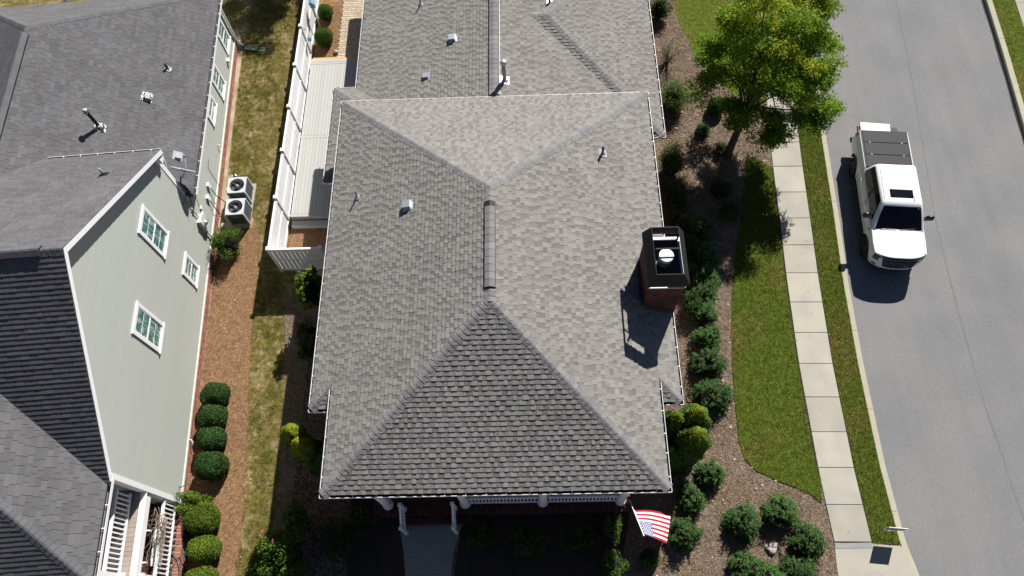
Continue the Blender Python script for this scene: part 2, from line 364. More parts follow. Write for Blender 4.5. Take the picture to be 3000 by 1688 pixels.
# ------------------------------------------------------------------ roofing helpers
def to_px(P):
    c = CAMR.T @ (np.array(P) - CAMP)
    return 1500 + FPX * c[0] / -c[2], 844 - FPX * c[1] / -c[2], -c[2]
def clip_rect(poly, c0, c1, t0, t1):
    for ax, lim, sg in ((0, c0, 1), (0, c1, -1), (1, t0, 1), (1, t1, -1)):
        out = []
        n = len(poly)
        for i in range(n):
            a = poly[i]; b = poly[(i + 1) % n]
            da = (a[ax] - lim) * sg; db = (b[ax] - lim) * sg
            if da >= 0: out.append(a)
            if (da >= 0) != (db >= 0):
                t = da / (da - db); out.append((a[0] + (b[0] - a[0]) * t, a[1] + (b[1] - a[1]) * t))
        poly = out
        if len(poly) < 3: return None
    return poly
def shingle_pieces(poly, xf, expo=0.143, wmin=0.09, wmax=0.20, th=0.016, tooth=0.010, gap=0.004, rnd=None, margin=350):
    """poly: coplanar points of a roof face (local frame; xf = matrix of that frame to world). Returns (distance, verts, faces)"""
    rnd = rnd or random
    P = [np.array(p, float) for p in poly]
    n = np.zeros(3)
    for i in range(len(P)): n += np.cross(P[i] - P[0], P[(i + 1) % len(P)] - P[0])
    n /= np.linalg.norm(n)
    if n[2] < 0: n = -n
    u = np.array([0, 0, 1.0]) - n[2] * n; u /= np.linalg.norm(u); c = np.cross(u, n)
    o = P[0]
    p2 = [((p - o) @ c, (p - o) @ u) for p in P]
    tmin = min(t for _, t in p2); tmax = max(t for _, t in p2)
    cmin = min(a for a, _ in p2); cmax = max(a for a, _ in p2)
    Mw = np.array(xf)
    res = []
    j = 0; t0 = tmin
    while t0 < tmax - 0.01:
        t1 = min(t0 + expo, tmax)
        x = cmin - rnd.random() * wmax; up = False
        while x < cmax:
            w = rnd.uniform(wmin, wmax)
            q = clip_rect(p2, x + gap / 2, x + w - gap / 2, t0, t1)
            up = not up
            x += w
            if not q: continue
            ar = sum(q[i][0] * q[(i + 1) % len(q)][1] - q[(i + 1) % len(q)][0] * q[i][1] for i in range(len(q))) / 2
            if abs(ar) < 0.0006: continue
            if ar < 0: q = q[::-1]
            cx = sum(a for a, _ in q) / len(q); ct = sum(b for _, b in q) / len(q)
            wp = Mw @ np.append(o + c * cx + u * ct, 1.0)
            px, py, dep = to_px(wp[:3])
            if not (-margin < px < 3000 + margin and -margin < py < 1688 + margin): continue
            h0 = th + (tooth if up else 0) + rnd.uniform(-0.002, 0.002)
            m = len(q); vs = []
            for a, b in q:
                hh = h0 * (1 - 0.8 * (b - t0) / expo) + 0.002
                vs.append(o + c * a + u * b + n * hh)
            for a, b in q: vs.append(o + c * a + u * b - n * 0.004)
            fs = [tuple(range(m))]
            for i in range(m):
                k = (i + 1) % m
                if abs(q[i][1] - t1) < 1e-6 and abs(q[k][1] - t1) < 1e-6: continue
                fs.append((i, m + i, m + k, k))
            inside = 0 <= px <= 3000 and 0 <= py <= 1688
            res.append((dep + (0 if inside else 1000), vs, fs, 0 if (up or rnd.random() < .22) else 1))
        t0 += expo; j += 1
    return res
def cap_pieces(p0, p1, n1, n2, xf, expo=0.165, half=0.175, lift=0.024, margin=350):
    p0 = np.array(p0, float); p1 = np.array(p1, float); d = p1 - p0; L = np.linalg.norm(d); d /= L
    n1 = np.array(n1, float); n2 = np.array(n2, float)
    up = n1 + n2; up /= np.linalg.norm(up)
    s1 = np.cross(d, n1); s1 = s1 if s1[2] < 0 or s1 @ (n1 - n2) > 0 else -s1
    if s1 @ (n1 - n2) < 0: s1 = -s1
    s2 = np.cross(d, n2)
    if s2 @ (n2 - n1) < 0: s2 = -s2
    Mw = np.array(xf); res = []
    k = int(L / expo)
    for i in range(k):
        a = p0 + d * expo * i; b = p0 + d * (expo * (i + 1) + 0.012)
        wp = Mw @ np.append((a + b) / 2, 1.0); px, py, dep = to_px(wp[:3])
        if not (-margin < px < 3000 + margin and -margin < py < 1688 + margin): continue
        h = half * random.uniform(0.97, 1.03)
        vs = []
        for pt, lf in ((a, lift), (b, lift * 0.5)):
            vs += [pt + s1 * h + n1 * lf, pt + s1 * h * 0.14 + n1 * lf + up * 0.004, pt + s2 * h * 0.14 + n2 * lf + up * 0.004, pt + s2 * h + n2 * lf,
                   pt + s1 * h - n1 * 0.004, pt + s2 * h - n2 * 0.004]
        fs = [(0, 1, 7, 6), (1, 2, 8, 7), (2, 3, 9, 8), (4, 0, 6, 10), (3, 5, 11, 9), (0, 4, 5, 3, 2, 1)]
        inside = 0 <= px <= 3000 and 0 <= py <= 1688
        res.append((dep + (0 if inside else 1000), vs, fs))
    return res
def place_pieces(pieces, name, mat, parent, limit, stuffname):
    pieces = sorted(pieces, key=lambda t: t[0])
    for p in pieces[:limit]:
        b = MB(); k = p[3] if len(p) > 3 and isinstance(mat, (list, tuple)) else 0; b.add(p[1], p[2]); b.build(name, mat[k] if isinstance(mat, (list, tuple)) else mat, parent)
    rest = pieces[limit:]
    if rest:
        b = MB()
        for p in rest: b.add(p[1], p[2], p[3] if len(p) > 3 and isinstance(mat, (list, tuple)) else 0)
        tag(b.build(stuffname, mat, parent), kind='stuff')
def deck_solid(polys, th=0.10):
    b = MB()
    for P in polys:
        n = len(P)
        area = sum(P[i][0] * P[(i + 1) % n][1] - P[(i + 1) % n][0] * P[i][1] for i in range(n))
        if area < 0: P = P[::-1]
        b.add([(p[0], p[1], p[2] - 0.006) for p in P] + [(p[0], p[1], p[2] - th) for p in P],
              [tuple(range(n)), tuple(range(n, 2 * n))[::-1]] + [(i, n + i, n + (i + 1) % n, (i + 1) % n) for i in range(n)])
    return b
def gutter(parent, a, b, out, z, name='gutter', strap=0.62, depth=0.11, width=0.125, mat=None, start=0.3):
    a = np.array([a[0], a[1], 0.0]); b = np.array([b[0], b[1], 0.0]); o = np.array([out[0], out[1], 0.0])
    d = b - a; L = np.linalg.norm(d); d /= L
    g = MB(); Z = np.array([0, 0, 1.0]); mid = (a + b) / 2
    def slab(o0, o1, z0, z1, mi=0): g.obox(mid + o * (o0 + o1) / 2 + Z * (z + (z0 + z1) / 2), d * L / 2, o * (o1 - o0) / 2, Z * (z1 - z0) / 2, mi)
    slab(-0.014, 0, -depth, 0)                                # outer lip
    slab(-width, -0.0145, -depth, -depth + 0.012)             # floor
    slab(-width + 0.006, -0.024, -depth + 0.0125, -depth + 0.020, 1)  # dark strip over the floor, painted shade
    slab(-width - 0.02, -width - 0.0005, -depth - 0.07, 0.0)  # fascia board
    s = start
    while s < L - 0.1:
        p = a + d * s
        g.obox(p + o * (-width / 2 - 0.006) + Z * (z + 0.008), d * 0.013, o * (width / 2 - 0.006), Z * 0.005)
        s += strap * random.uniform(0.9, 1.1)
    return g.build(name, [mat or m_gutter, m_gutshade], parent)
def boot_pipe(parent, base, h, r=0.045, flash=0.16, nrm=(0, 0, 1), cap=None, mat=None, fm=None, name='vent_pipe', cone=0.0):
    """plumbing pipe through a roof: square flashing on the slope, boot and pipe"""
    base = np.array(base, float); n = np.array(nrm, float); n /= np.linalg.norm(n)
    t = np.cross(n, (0, 1, 0)); t /= np.linalg.norm(t); u = np.cross(n, t)
    b = MB(); b.tube([base + (0, 0, -0.05), base + (0, 0, h)], r, 12)
    if cap is None:
        b.tube([base + (0, 0, h - 0.02), base + (0, 0, h + 0.002)], r * 0.75, 12)
    p = b.build(name, mat or m_lead, parent)
    f = MB(); f.obox(base + n * 0.026, t * flash, u * flash, n * 0.006)
    f.tube([base + n * 0.02, base + (0, 0, 0.06 + cone)], [r * 2.1 + cone * 0.4, r * 1.15], 14)
    f.build('flashing', fm or m_galv, p)
    if cap:
        c = MB(); c.lathe([(0.0, h + 0.10), (r * 1.2, h + 0.085), (r * 1.75, h + 0.04), (r * 1.8, h - 0.03), (r * 1.1, h - 0.05)], 16, tuple(base[:2]) + (base[2],))
        c.build('pipe_cap', cap, p)
    return p
def box_vent(parent, base, nrm, w=0.22, d=0.27, h=0.17, mat=None, dark=True):
    """gooseneck exhaust vent: hood with its open mouth down the slope"""
    base = np.array(base, float); n = np.array(nrm, float); n /= np.linalg.norm(n)
    dn = n.copy(); dn[2] = 0; dn /= np.linalg.norm(dn)
    down = dn * n[2] - np.array([0, 0, 1.0]) * math.hypot(n[0], n[1]); sd = np.cross(n, down)
    b = MB(); hb = n * h
    P = [base - down * w / 2 - sd * d / 2, base + down * w * 0.35 - sd * d / 2, base + down * w * 0.35 + sd * d / 2, base - down * w / 2 + sd * d / 2]
    T = [P[0] + hb * 0.75, base + down * w * 0.62 - sd * d / 2 + hb, base + down * w * 0.62 + sd * d / 2 + hb, P[3] + hb * 0.75]
    b.add(P + T, [(4, 5, 6, 7), (0, 1, 5, 4), (1, 2, 6, 5), (2, 3, 7, 6), (3, 0, 4, 7)])
    b.obox(base + n * 0.024, down * w * 0.85, sd * d * 0.75, n * 0.004)
    o = b.build('exhaust_vent', mat or m_galv, parent)
    k = MB(); q0 = P[1] * 0.8 + T[1] * 0.2 + down * 0.004; q1 = P[2] * 0.8 + T[2] * 0.2 + down * 0.004; q2 = P[2] * 0.15 + T[2] * 0.85 + down * 0.004; q3 = P[1] * 0.15 + T[1] * 0.85 + down * 0.004
    k.quad(q0 + sd * 0.02, q1 - sd * 0.02, q2 - sd * 0.02, q3 + sd * 0.02)
    k.build('vent_mouth', m_trim, o)
    return o

I4 = np.eye(4)
# ================================================================== GROUND
HX = 900
def sheet(name, poly, z, mat, holes=None):
    b = MB(); b.add([(p[0], p[1], z) for p in poly], [tuple(range(len(poly)))])
    return tag(b.build(name, mat), kind='structure')
def px_poly(pts, z=0.0): return [tuple(G(x, y, z)[:2]) for x, y in pts]
def smooth_poly(pts, it=2):
    for _ in range(it):
        q = []
        n = len(pts)
        for i in range(n):
            a = np.array(pts[i]); c = np.array(pts[(i + 1) % n])
            q += [tuple(a * 0.75 + c * 0.25), tuple(a * 0.25 + c * 0.75)]
        pts = q
    return pts
sheet('ground', [(-HX, -HX), (HX, -HX), (HX, HX), (-HX, HX)], -0.02, m_soil)
S_ = 3000 / 2575.0
# west side: lawn strip between the two houses, pine straw bed, house bed
west_edge = [(-12.35, 9.2), (-11.35, -6.2)]
bedline = [(753, 800), (742, 900), (735, 1000), (729, 1120), (724, 1290), (716, 1420), (708, 1540), (690, 1700)]
houseline = [(835, 900), (835, 1000), (833, 1190), (824, 1240), (822, 1360), (812, 1460), (800, 1560), (770, 1640), (745, 1700)]
lawn_w = px_poly([(716, -60), (690, 180), (668, 420), (664, 560), (735, 640), (762, 700)] + bedline) + px_poly([(720, 1760)]) + px_poly(houseline[::-1]) + [(-8.6, -4.5), (-8.7, 9.5), (-8.8, 14)]
lawn_w_full = [(-45, 40), (-45, 8.3), (-12.4, 8.3), (-12.0, 7.2), (-11.75, 2.0), (-11.6, -0.5)] + px_poly([(745, 640), (760, 700)] + bedline) + [(-8.1, -20), (-7.2, -20)] + px_poly(houseline[::-1]) + [(-8.2, -5.2), (-8.4, 24)]
sheet('lawn', lawn_w_full, 0.006, m_lawn2)
straw_w = [(-11.55, -2.7), (-10.2, -2.6)] + px_poly([(745, 640), (760, 700)] + bedline) + [(-8.1, -20), (-10.6, -20), (-11.0, -13)]
sheet('pine_straw_bed', straw_w, 0.002, m_straw)
sheet('foundation_bed', px_poly(houseline) + [(-7.2, -20), (-4.4, -20), (-4.4, -5.0), (-8.2, -5.2)], 0.010, m_mulch)
sheet('porch_bed', smooth_poly([(-7.3, -6.2), (-4.4, -5.6), (-3.0, -11), (-3.3, -20), (-7.4, -20), (-7.25, -12)], 1), 0.014, m_mulchshade)  # darker colour stands in for deeper shade beside the house
# courtyard inside the white fence
sheet('courtyard_bed', [(-8.6, -4.6), (-5.0, -4.6), (-5.0, 14), (-8.6, 14)], 0.014, m_straw)
# south and east beds
sheet('garden_bed', [(-4.4, -20), (11.75, -20), (11.75, 14), (4.9, 14), (4.9, -11), (-4.4, -11)], 0.002, m_mulch)
sheet('porch_bed', smooth_poly([(-1.6, -20), (2.6, -20), (3.4, -17.5), (4.0, -15.6), (4.6, -13.2), (4.6, -11.5), (-1.4, -11.5), (-1.4, -14.8), (-1.65, -16)], 2), 0.008, m_mulchshade)  # house shade put into the colour of the bed
# front lawn
lawn_e = px_poly([(2190, 455), (2178, 560), (2168, 660), (2150, 760), (2144, 860), (2143, 960), (2146, 1080), (2155, 1200), (2164, 1290), (2180, 1345), (2215, 1380), (2280, 1410), (2340, 1432), (2380, 1452), (2407, 1475)]) + \
         [(10.97, -13.2), (10.93, -11.0), (10.95, -9.05), (11.10, -5.58), (11.26, -2.92), (11.36, -0.93), (11.40, -0.4)]
b = MB(); b.prism(lawn_e[::-1] if sum(lawn_e[i][0] * lawn_e[(i + 1) % len(lawn_e)][1] - lawn_e[(i + 1) % len(lawn_e)][0] * lawn_e[i][1] for i in range(len(lawn_e))) < 0 else lawn_e, -0.015, 0.036); tag(b.build('front_lawn', m_lawn), kind='structure')
lawn_n = px_poly([(1960, -40), (1972, 0), (1984, 60), (2012, 110), (2035, 160), (2075, 210), (2105, 245), (2150, 275), (2230, 300)]) + [(11.75, 3.0), (12.1, 9), (12.5, 16), (7.5, 16)]
sheet('side_lawn', lawn_n, 0.006, m_lawn)
# sidewalk line (left edge / right edge) by y
SWL = [(-20, 11.15), (-15.23, 11.02), (-12.8, 10.937), (-9.05, 10.95), (-5.58, 11.09), (-2.92, 11.26), (-0.93, 11.37), (0.88, 11.49), (3.5, 11.74), (6.5, 12.1), (10, 12.65), (16, 13.7)]
def interp(tab, y):
    return float(np.interp(y, [t[0] for t in tab], [t[1] for t in tab]))
joints = [-15.23, -14.03, -12.79, -11.54, -10.27, -9.0, -7.78, -6.53, -5.29, -4.06, -2.83, -1.6, -0.34, 0.88]
while joints[-1] < 15: joints.append(joints[-1] + 1.24)
sw = tag(bpy.data.objects.new('sidewalk', None), kind='structure'); COL.objects.link(sw)
for i in range(len(joints) - 1):
    y0, y1 = joints[i] + 0.008, joints[i + 1] - 0.008
    xl0, xl1 = interp(SWL, y0), interp(SWL, y1); w = 1.215
    b = MB(); dz = random.uniform(0, 0.006)
    bot = [(xl0, y0), (xl0 + w, y0 - 0.03), (xl1 + w, y1 - 0.03), (xl1, y1)]
    e = 0.012
    top = [(xl0 + e, y0 + e), (xl0 + w - e, y0 - 0.03 + e), (xl1 + w - e, y1 - 0.03 - e), (xl1 + e, y1 - e)]
    b.add([(p[0], p[1], -0.05) for p in bot] + [(p[0], p[1], 0.03 + dz) for p in bot] + [(p[0], p[1], 0.04 + dz) for p in top],
          [(8, 9, 10, 11)] + [(k, (k + 1) % 4, 4 + (k + 1) % 4, 4 + k) for k in range(4)] + [(4 + k, 4 + (k + 1) % 4, 8 + (k + 1) % 4, 8 + k) for k in range(4)])
    b.build('slab', m_concrete, sw)
eg = [(interp(SWL, y) + 1.19, y) for y in np.arange(-15.3, 16, .8)]
sheet('turf_edge', eg + [(x + .065, y) for x, y in eg[::-1]], 0.022, m_gut)
eg = [(interp(SWL, y) - .045, y) for y in np.arange(-13, 0, .6)]
sheet('turf_edge', eg + [(x + .07, y) for x, y in eg[::-1]], 0.0375, m_gut)
# kerb and verge
KL = [(-20, 13.42), (-16.4, 13.38), (-15.34, 13.17), (-14.41, 13.13), (-12.7, 13.06), (-9.1, 13.10), (-5.64, 13.24), (-2.76, 13.46), (1.62, 13.73), (5, 14.05), (8.97, 14.37), (16, 15.2)]
yv = list(np.arange(-15.33, 16, 0.8))
verge = [(interp(SWL, y) + 1.235, y) for y in yv] + [(interp(KL, y), y) for y in yv[::-1]]
sheet('verge', verge, 0.012, m_lawn)
kb = tag(bpy.data.objects.new('kerb', None), kind='structure'); COL.objects.link(kb)
def kerb_run(parent, table, ys, w, side, z=0.012, dep=0.10):
    for a, c in zip(ys[:-1], ys[1:]):
        b = MB(); a += 0.006; c -= 0.006; k = 6; yy = np.linspace(a, c, k)
        rows = []
        for y in yy:
            x = interp(table, y)
            xs = (x, x + w * 0.9, x + w, x + w + 0.03) if side > 0 else (x, x - w * 0.9, x - w, x - w - 0.03)
            rows.append([(xs[0], y, -dep), (xs[0], y, z + 0.006), (xs[1], y, z + 0.004), (xs[2], y, z - 0.015), (xs[3], y, -dep)])
        b.grid(rows, smooth=False, flip=side < 0)
        b.add(rows[0], [(4, 3, 2, 1, 0)]); b.add(rows[-1], [(0, 1, 2, 3, 4)])
        b.build('kerb_stone', m_kerb, parent)
kj = [-20, -16.55, -14.28, -10.75, -7.75, -5.1, -2.1, 0.75, 3.7, 6.7, 9.7, 12.7, 16]
kerb_run(kb, KL, kj, 0.20, 1)
# road
KR = [(-24, 19.2), (-17, 20.3), (-12, 21.0), (-6, 21.55), (0.15, 22.0), (5.5, 22.38), (8.6, 22.55), (16, 23.1)]
ry = list(np.arange(-24, 16.5, 0.8))
road = [(interp(KL, y) + 0.17, y) for y in ry] + [(interp(KR, y) + 0.1, y) for y in ry[::-1]]
sheet('road', road, -0.012, m_asphalt)
kb2 = tag(bpy.data.objects.new('kerb', None), kind='structure'); COL.objects.link(kb2)
gs = [(interp(KR, y) - 0.05 + .015 * math.sin(y * 2.1), y) for y in ry] + [(interp(KR, y) + 0.09, y) for y in ry[::-1]]
sheet('gutter_stain', gs, -0.006, m_gut)
kerb_run(kb2, [(y, x + 0.32) for y, x in KR], [-24, -18, -12, -6, -2.9, 0.1, 3.1, 6.1, 9.1, 12.1, 16], 0.24, -1, z=0.15)
sheet('far_verge', [(interp(KR, y) + 0.31, y) for y in ry] + [(interp(KR, y) + 1.36, y) for y in ry[::-1]], 0.13, m_lawn)
fs_ = tag(bpy.data.objects.new('far_sidewalk', None), kind='structure'); COL.objects.link(fs_)
y = -24.0
while y < 15:
    b = MB(); x0 = interp(KR, y) + 1.36; x1 = interp(KR, y + 1.24) + 1.36
    b.add([(x0, y + .008, .0), (x0 + 1.5, y + .008, .0), (x1 + 1.5, y + 1.232, .0), (x1, y + 1.232, .0), (x0, y + .008, .15), (x0 + 1.5, y + .008, .15), (x1 + 1.5, y + 1.232, .15), (x1, y + 1.232, .15)],
          [(4, 5, 6, 7), (0, 1, 5, 4), (1, 2, 6, 5), (2, 3, 7, 6), (3, 0, 4, 7)])
    b.build('slab', m_concrete, fs_); y += 1.24
sheet('far_lawn', [(interp(KR, y) + 2.86, y) for y in ry] + [(70, 16), (70, -24)], 0.10, m_lawn)
# asphalt seam along the crown of the road
seam_px = [(2622, -20), (2650, 120), (2676, 250), (2700, 400), (2722, 530), (2745, 660), (2790, 844), (2822, 960), (2855, 1080), (2890, 1200), (2930, 1310), (2985, 1480), (3050, 1660)]
sp = [G(x, y_, 0) for x, y_ in seam_px]
b = MB(); rows = []
tt = np.linspace(0, len(sp) - 1, 90)
for t in tt:
    i = min(int(t), len(sp) - 2); p = sp[i] * (1 - t + i) + sp[i + 1] * (t - i); w = 0.018 + 0.012 * RNG.random(); j = RNG.normal(0, 0.006)
    rows.append([(p[0] - w + j, p[1], -0.008), (p[0] + w + j, p[1], -0.008)])
b.grid(rows); tag(b.build('road_seam', m_seam), kind='structure')
# driveway apron at the lower right
dr = [(11.02, -15.26), (12.24, -15.30), (13.26, -15.42), (13.40, -16.2), (13.42, -20), (10.9, -20), (10.95, -16)]
b = MB(); b.prism([(p[0], p[1]) for p in dr[::-1]], -0.05, 0.028)
tag(b.build('driveway', m_concrete), kind='structure')
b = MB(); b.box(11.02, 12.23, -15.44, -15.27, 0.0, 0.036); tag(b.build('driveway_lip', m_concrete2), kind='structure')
# front walk
wk = [(-3.42, -14.47), (-3.45, -14.75), (-3.33, -15.25), (-3.22, -16.1), (-3.2, -20), (-1.7, -20), (-1.72, -16.1), (-1.62, -15.3), (-1.47, -14.75), (-1.33, -14.47)]
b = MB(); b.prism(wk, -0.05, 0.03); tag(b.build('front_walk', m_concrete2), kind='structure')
# paver path in the courtyard
pv = tag(bpy.data.objects.new('paver_path', None), kind='structure'); COL.objects.link(pv)
yy = 6.17; r_ = 0
while yy < 10.2:
    hgt = 0.145 if r_ % 3 else 0.11
    x = -7.46 - (0.04 if r_ % 2 else 0)
    while x < -5.4:
        w = random.choice((0.14, 0.21, 0.21, 0.26))
        b = MB(); dz = random.uniform(0, 0.008); b.bbox(x + 0.005, x + w - 0.005, yy + 0.005, yy + hgt - 0.005, 0.0, 0.05 + dz, 0.008)
        b.build('paver', m_paver, pv); x += w
    yy += hgt; r_ += 1

# ================================================================== BRICK HOUSE IN THE MIDDLE
K = 0.4715
W, YB, YW, YF, WF, ZE = 5.633, 0.0, -11.7515, -14.3372, 4.9604, 4.5932
ZR = ZE + K * W; ZF = ZE + K * (W - WF); YN = -W; YS = YF + WF; IN = 0.085
house = thing('brick_house', 'grey shingled hip roofed brick house with front porch beside the white fence', 'house', (0, 0, 0))
zE = lambda x: ZE + K * (W - x)
zW = lambda x: ZE + K * (W + x)
zN = lambda y: ZE + K * (YB - y)
zS = lambda y: ZF + K * (y - YF)
zP = lambda y: ZE + K * (y - YW)
e = W - IN; fe = WF - IN
faces = {
    'N': [(-e, -IN, zN(-IN)), (e, -IN, zN(-IN)), (0, YN, ZR)],
    'E': [(e, -IN, zE(e)), (0, YN, ZR), (0, YS, ZR), (fe, YF + IN, zE(fe)), (fe, YW + (W - fe), zE(fe)), (e, YW + IN, zE(e))],
    'W': [(-e, -IN, zE(e)), (0, YN, ZR), (0, YS, ZR), (-fe, YF + IN, zE(fe)), (-fe, YW + (W - fe), zE(fe)), (-e, YW + IN, zE(e))],
    'S': [(-fe, YF + IN, zS(YF + IN)), (fe, YF + IN, zS(YF + IN)), (0, YS, ZR)],
    'PE': [(e, YW + IN, zP(YW + IN)), (fe + .01, YW + (W - fe), zP(YW + (W - fe))), (fe + .01, YW + IN, zP(YW + IN))],
    'PW': [(-e, YW + IN, zP(YW + IN)), (-fe - .01, YW + (W - fe), zP(YW + (W - fe))), (-fe - .01, YW + IN, zP(YW + IN))],
}
roof = deck_solid(list(faces.values())).build('roof', m_roof_under, house)
rr_ = random.Random(3)
pcs = []
for kf, poly in faces.items(): pcs += shingle_pieces(poly, I4, rnd=rr_)
nN, nS = (0, K, 1), (0, -K, 1); nE, nW = (K, 0, 1), (-K, 0, 1)
unit = lambda t: tuple(np.array(t, float) / np.linalg.norm(t))
nN, nS, nE, nW = map(unit, (nN, nS, nE, nW))
caps = []
caps += cap_pieces((-e, -IN, zE(e)), (0, YN, ZR), nW, nN, I4)
caps += cap_pieces((e, -IN, zE(e)), (0, YN, ZR), nE, nN, I4)
caps += cap_pieces((-fe, YF + IN, zE(fe)), (0, YS, ZR), nW, nS, I4)
caps += cap_pieces((fe, YF + IN, zE(fe)), (0, YS, ZR), nE, nS, I4)
caps += cap_pieces((0, YS - 0.05, ZR), (0, YN, ZR), nW, nE, I4)
pipcap = cap_pieces((e, YW + IN, zE(e)), (fe, YW + W - fe, zE(fe)), nE, nS, I4) + cap_pieces((-e, YW + IN, zE(e)), (-fe, YW + W - fe, zE(fe)), nW, nS, I4)
caps += pipcap
# single storey part behind
Z2, XW2, XE2, YS2 = 2.75, -5.715, 6.504, -0.70
K2, K2S = 0.30, 0.256
xr = -0.01; ZR2 = Z2 + K2 * (xr - XW2); KE = (ZR2 - Z2) / (6.3 - xr)
zw2 = lambda x: Z2 + K2 * (x - XW2)
ze_b = lambda x: ZR2 - KE * (x - xr)
TT, TS = 4.408, 5.165
apx = (XE2 - TT, YS2 + TS, Z2 + K2 * TT)
zse = lambda y: Z2 + K2S * (y - YS2)
zee = lambda x: Z2 + K2 * (XE2 - x)
xv = lambda y: xr + (ZR2 - zse(y)) / KE               # valley between the ridge slope and the wing's south slope
ridge_w = (xv(apx[1]), apx[1], apx[2])
NY = 11.5
yn2 = YS2 + 2 * TS
zne = lambda y: Z2 + K2S * (yn2 - y)
i2 = IN
faces2 = {
    'W': [(XW2 + i2, NY, zw2(XW2 + i2)), (XW2 + i2, 2.22 - i2, zw2(XW2 + i2)), (-3.1, -0.48, zw2(-3.1)), (xr, -0.48, ZR2), (xr, NY, ZR2)],
    'E': [(xr, NY, ZR2), (xr, -0.48, ZR2), (xv(-0.48), -0.48, ze_b(xv(-0.48))), ridge_w, (xv(NY) if False else ridge_w[0] + 2.0, ridge_w[1] + 2.3, ze_b(ridge_w[0] + 2.0)), (ridge_w[0] + 2.0, NY, ze_b(ridge_w[0] + 2.0))],
    'SE': [(XE2 - i2, YS2 + i2, zse(YS2 + i2)), apx, ridge_w, (xv(YS2 + i2), YS2 + i2, zse(YS2 + i2))],
    'EE': [(XE2 - i2, YS2 + i2, zee(XE2 - i2)), (XE2 - i2, yn2 - i2, zee(XE2 - i2)), apx],
    'NE': [(XE2 - i2, yn2 - i2, zne(yn2 - i2)), (ridge_w[0] + 2.2, yn2 - i2, zne(yn2 - i2)), ridge_w, apx],
}
XS, YSN, YSS = -6.60, 2.22, -2.35
zsw = lambda x: Z2 + K2 * (x - XS)
zsn = lambda y: Z2 + K2 * (YSN - y)
zss = lambda y: Z2 + K2 * (y - YSS)
a_ = 1.45
faces2['SW'] = [(XS + i2, YSS + i2, zsw(XS + i2)), (XS + i2, YSN - i2, zsw(XS + i2)), (XS + a_, YSN - a_, zsw(XS + a_)), (XS + a_, YSS + a_, zsw(XS + a_))]
faces2['SN'] = [(XS + i2, YSN - i2, zsn(YSN - i2)), (XW2 + i2, YSN - i2, zsn(YSN - i2)), (XW2 + i2 + 2.4, YSN - i2 - 2.4, zsn(YSN - i2 - 2.4)), (XS + i2 + 2.4, YSN - i2 - 2.4, zsn(YSN - i2 - 2.4))]
faces2['SS'] = [(XS + i2, YSS + i2, zss(YSS + i2)), (XS + a_, YSS + a_, zss(YSS + a_)), (XS + a_, YSS + i2, zss(YSS + i2))]
roof2 = deck_solid(list(faces2.values()), 0.08).build('roof', m_roof_under, house)
pcs2 = []
for kf, poly in faces2.items(): pcs2 += shingle_pieces(poly, I4, rnd=rr_)
pcs_in = sorted(pcs, key=lambda t: t[0])
place_pieces(pcs, 'shingle', [m_roof, m_roofdk], roof, 300, 'shingle_field')
place_pieces(pcs2, 'shingle', [m_roof, m_roofdk], roof2, 0, 'shingle_field')
nEb = unit((KE, 0, 1)); nE2, nW2, nS2, nN2 = unit((K2, 0, 1)), unit((-K2, 0, 1)), unit((0, -K2S, 1)), unit((0, K2S, 1))
caps2 = cap_pieces((XE2 - i2, YS2 + i2, zee(XE2 - i2)), apx, nE2, nS2, I4, half=.17) + cap_pieces((XE2 - i2, yn2 - i2, zee(XE2 - i2)), apx, nE2, nN2, I4, half=.17) + \
        cap_pieces(ridge_w, apx, nS2, nN2, I4) + cap_pieces((XS + i2, YSN - i2, zsw(XS + i2)), (XS + a_, YSN - a_, zsw(XS + a_)), nW2, nN2, I4) + \
        cap_pieces((XS + i2, YSS + i2, zsw(XS + i2)), (XS + a_, YSS + a_, zsw(XS + a_)), nW2, nS2, I4) + cap_pieces((xr, -0.4, ZR2 + .03), (xr, NY, ZR2 + .03), nW2, nEb, I4, half=0.17)
place_pieces(caps, 'ridge_cap', m_cap, roof, 290, 'ridge_cap_rest')
place_pieces(caps2, 'ridge_cap', m_cap, roof2, 0, 'ridge_cap_rest')
# ridge vents: dark mesh under raised caps
def ridge_vent(parent, y0, y1, x, z, k1, k2, half=0.165, h=0.05, edge=None):
    b = MB()
    pr = [(-half, -half * k1), (0, 0.0), (half, -half * k2)]
    for i in (0, 1):
        (xa, za), (xb, zb) = pr[i], pr[i + 1]
        b.add([(x + xa, y0, z + za - .01), (x + xb, y0, z + zb - .01), (x + xb, y1, z + zb - .01), (x + xa, y1, z + za - .01),
               (x + xa, y0, z + za + h), (x + xb, y0, z + zb + h), (x + xb, y1, z + zb + h), (x + xa, y1, z + za + h)],
              [(4, 5, 6, 7), (0, 1, 5, 4), (2, 3, 7, 6), (3, 0, 4, 7) if i == 0 else (1, 2, 6, 5)])
    v = b.build('ridge_vent', m_trim, parent)
    c = cap_pieces((x, y0 + 0.01, z + h - .004), (x, y1, z + h - .004), unit((-k1, 0, 1)), unit((k2, 0, 1)), I4, expo=0.24, half=half - 0.004, lift=0.014)
    place_pieces(c, 'ridge_cap', m_cap, v, 300, 'ridge_cap_rest')
    return v
ridge_vent(roof, -9.0, -6.15, 0, ZR + 0.02, K, K)
ridge_vent(roof2, 0.15, NY - .2, xr, ZR2 + 0.035, K2, KE, half=0.19)
b = MB(); b.beam((xr + 0.215, 0.2, ZR2 - .03), (xr + 0.215, NY, ZR2 - .03), 0.018, 0.03); b.build('vent_edge_strip', m_white, roof2)
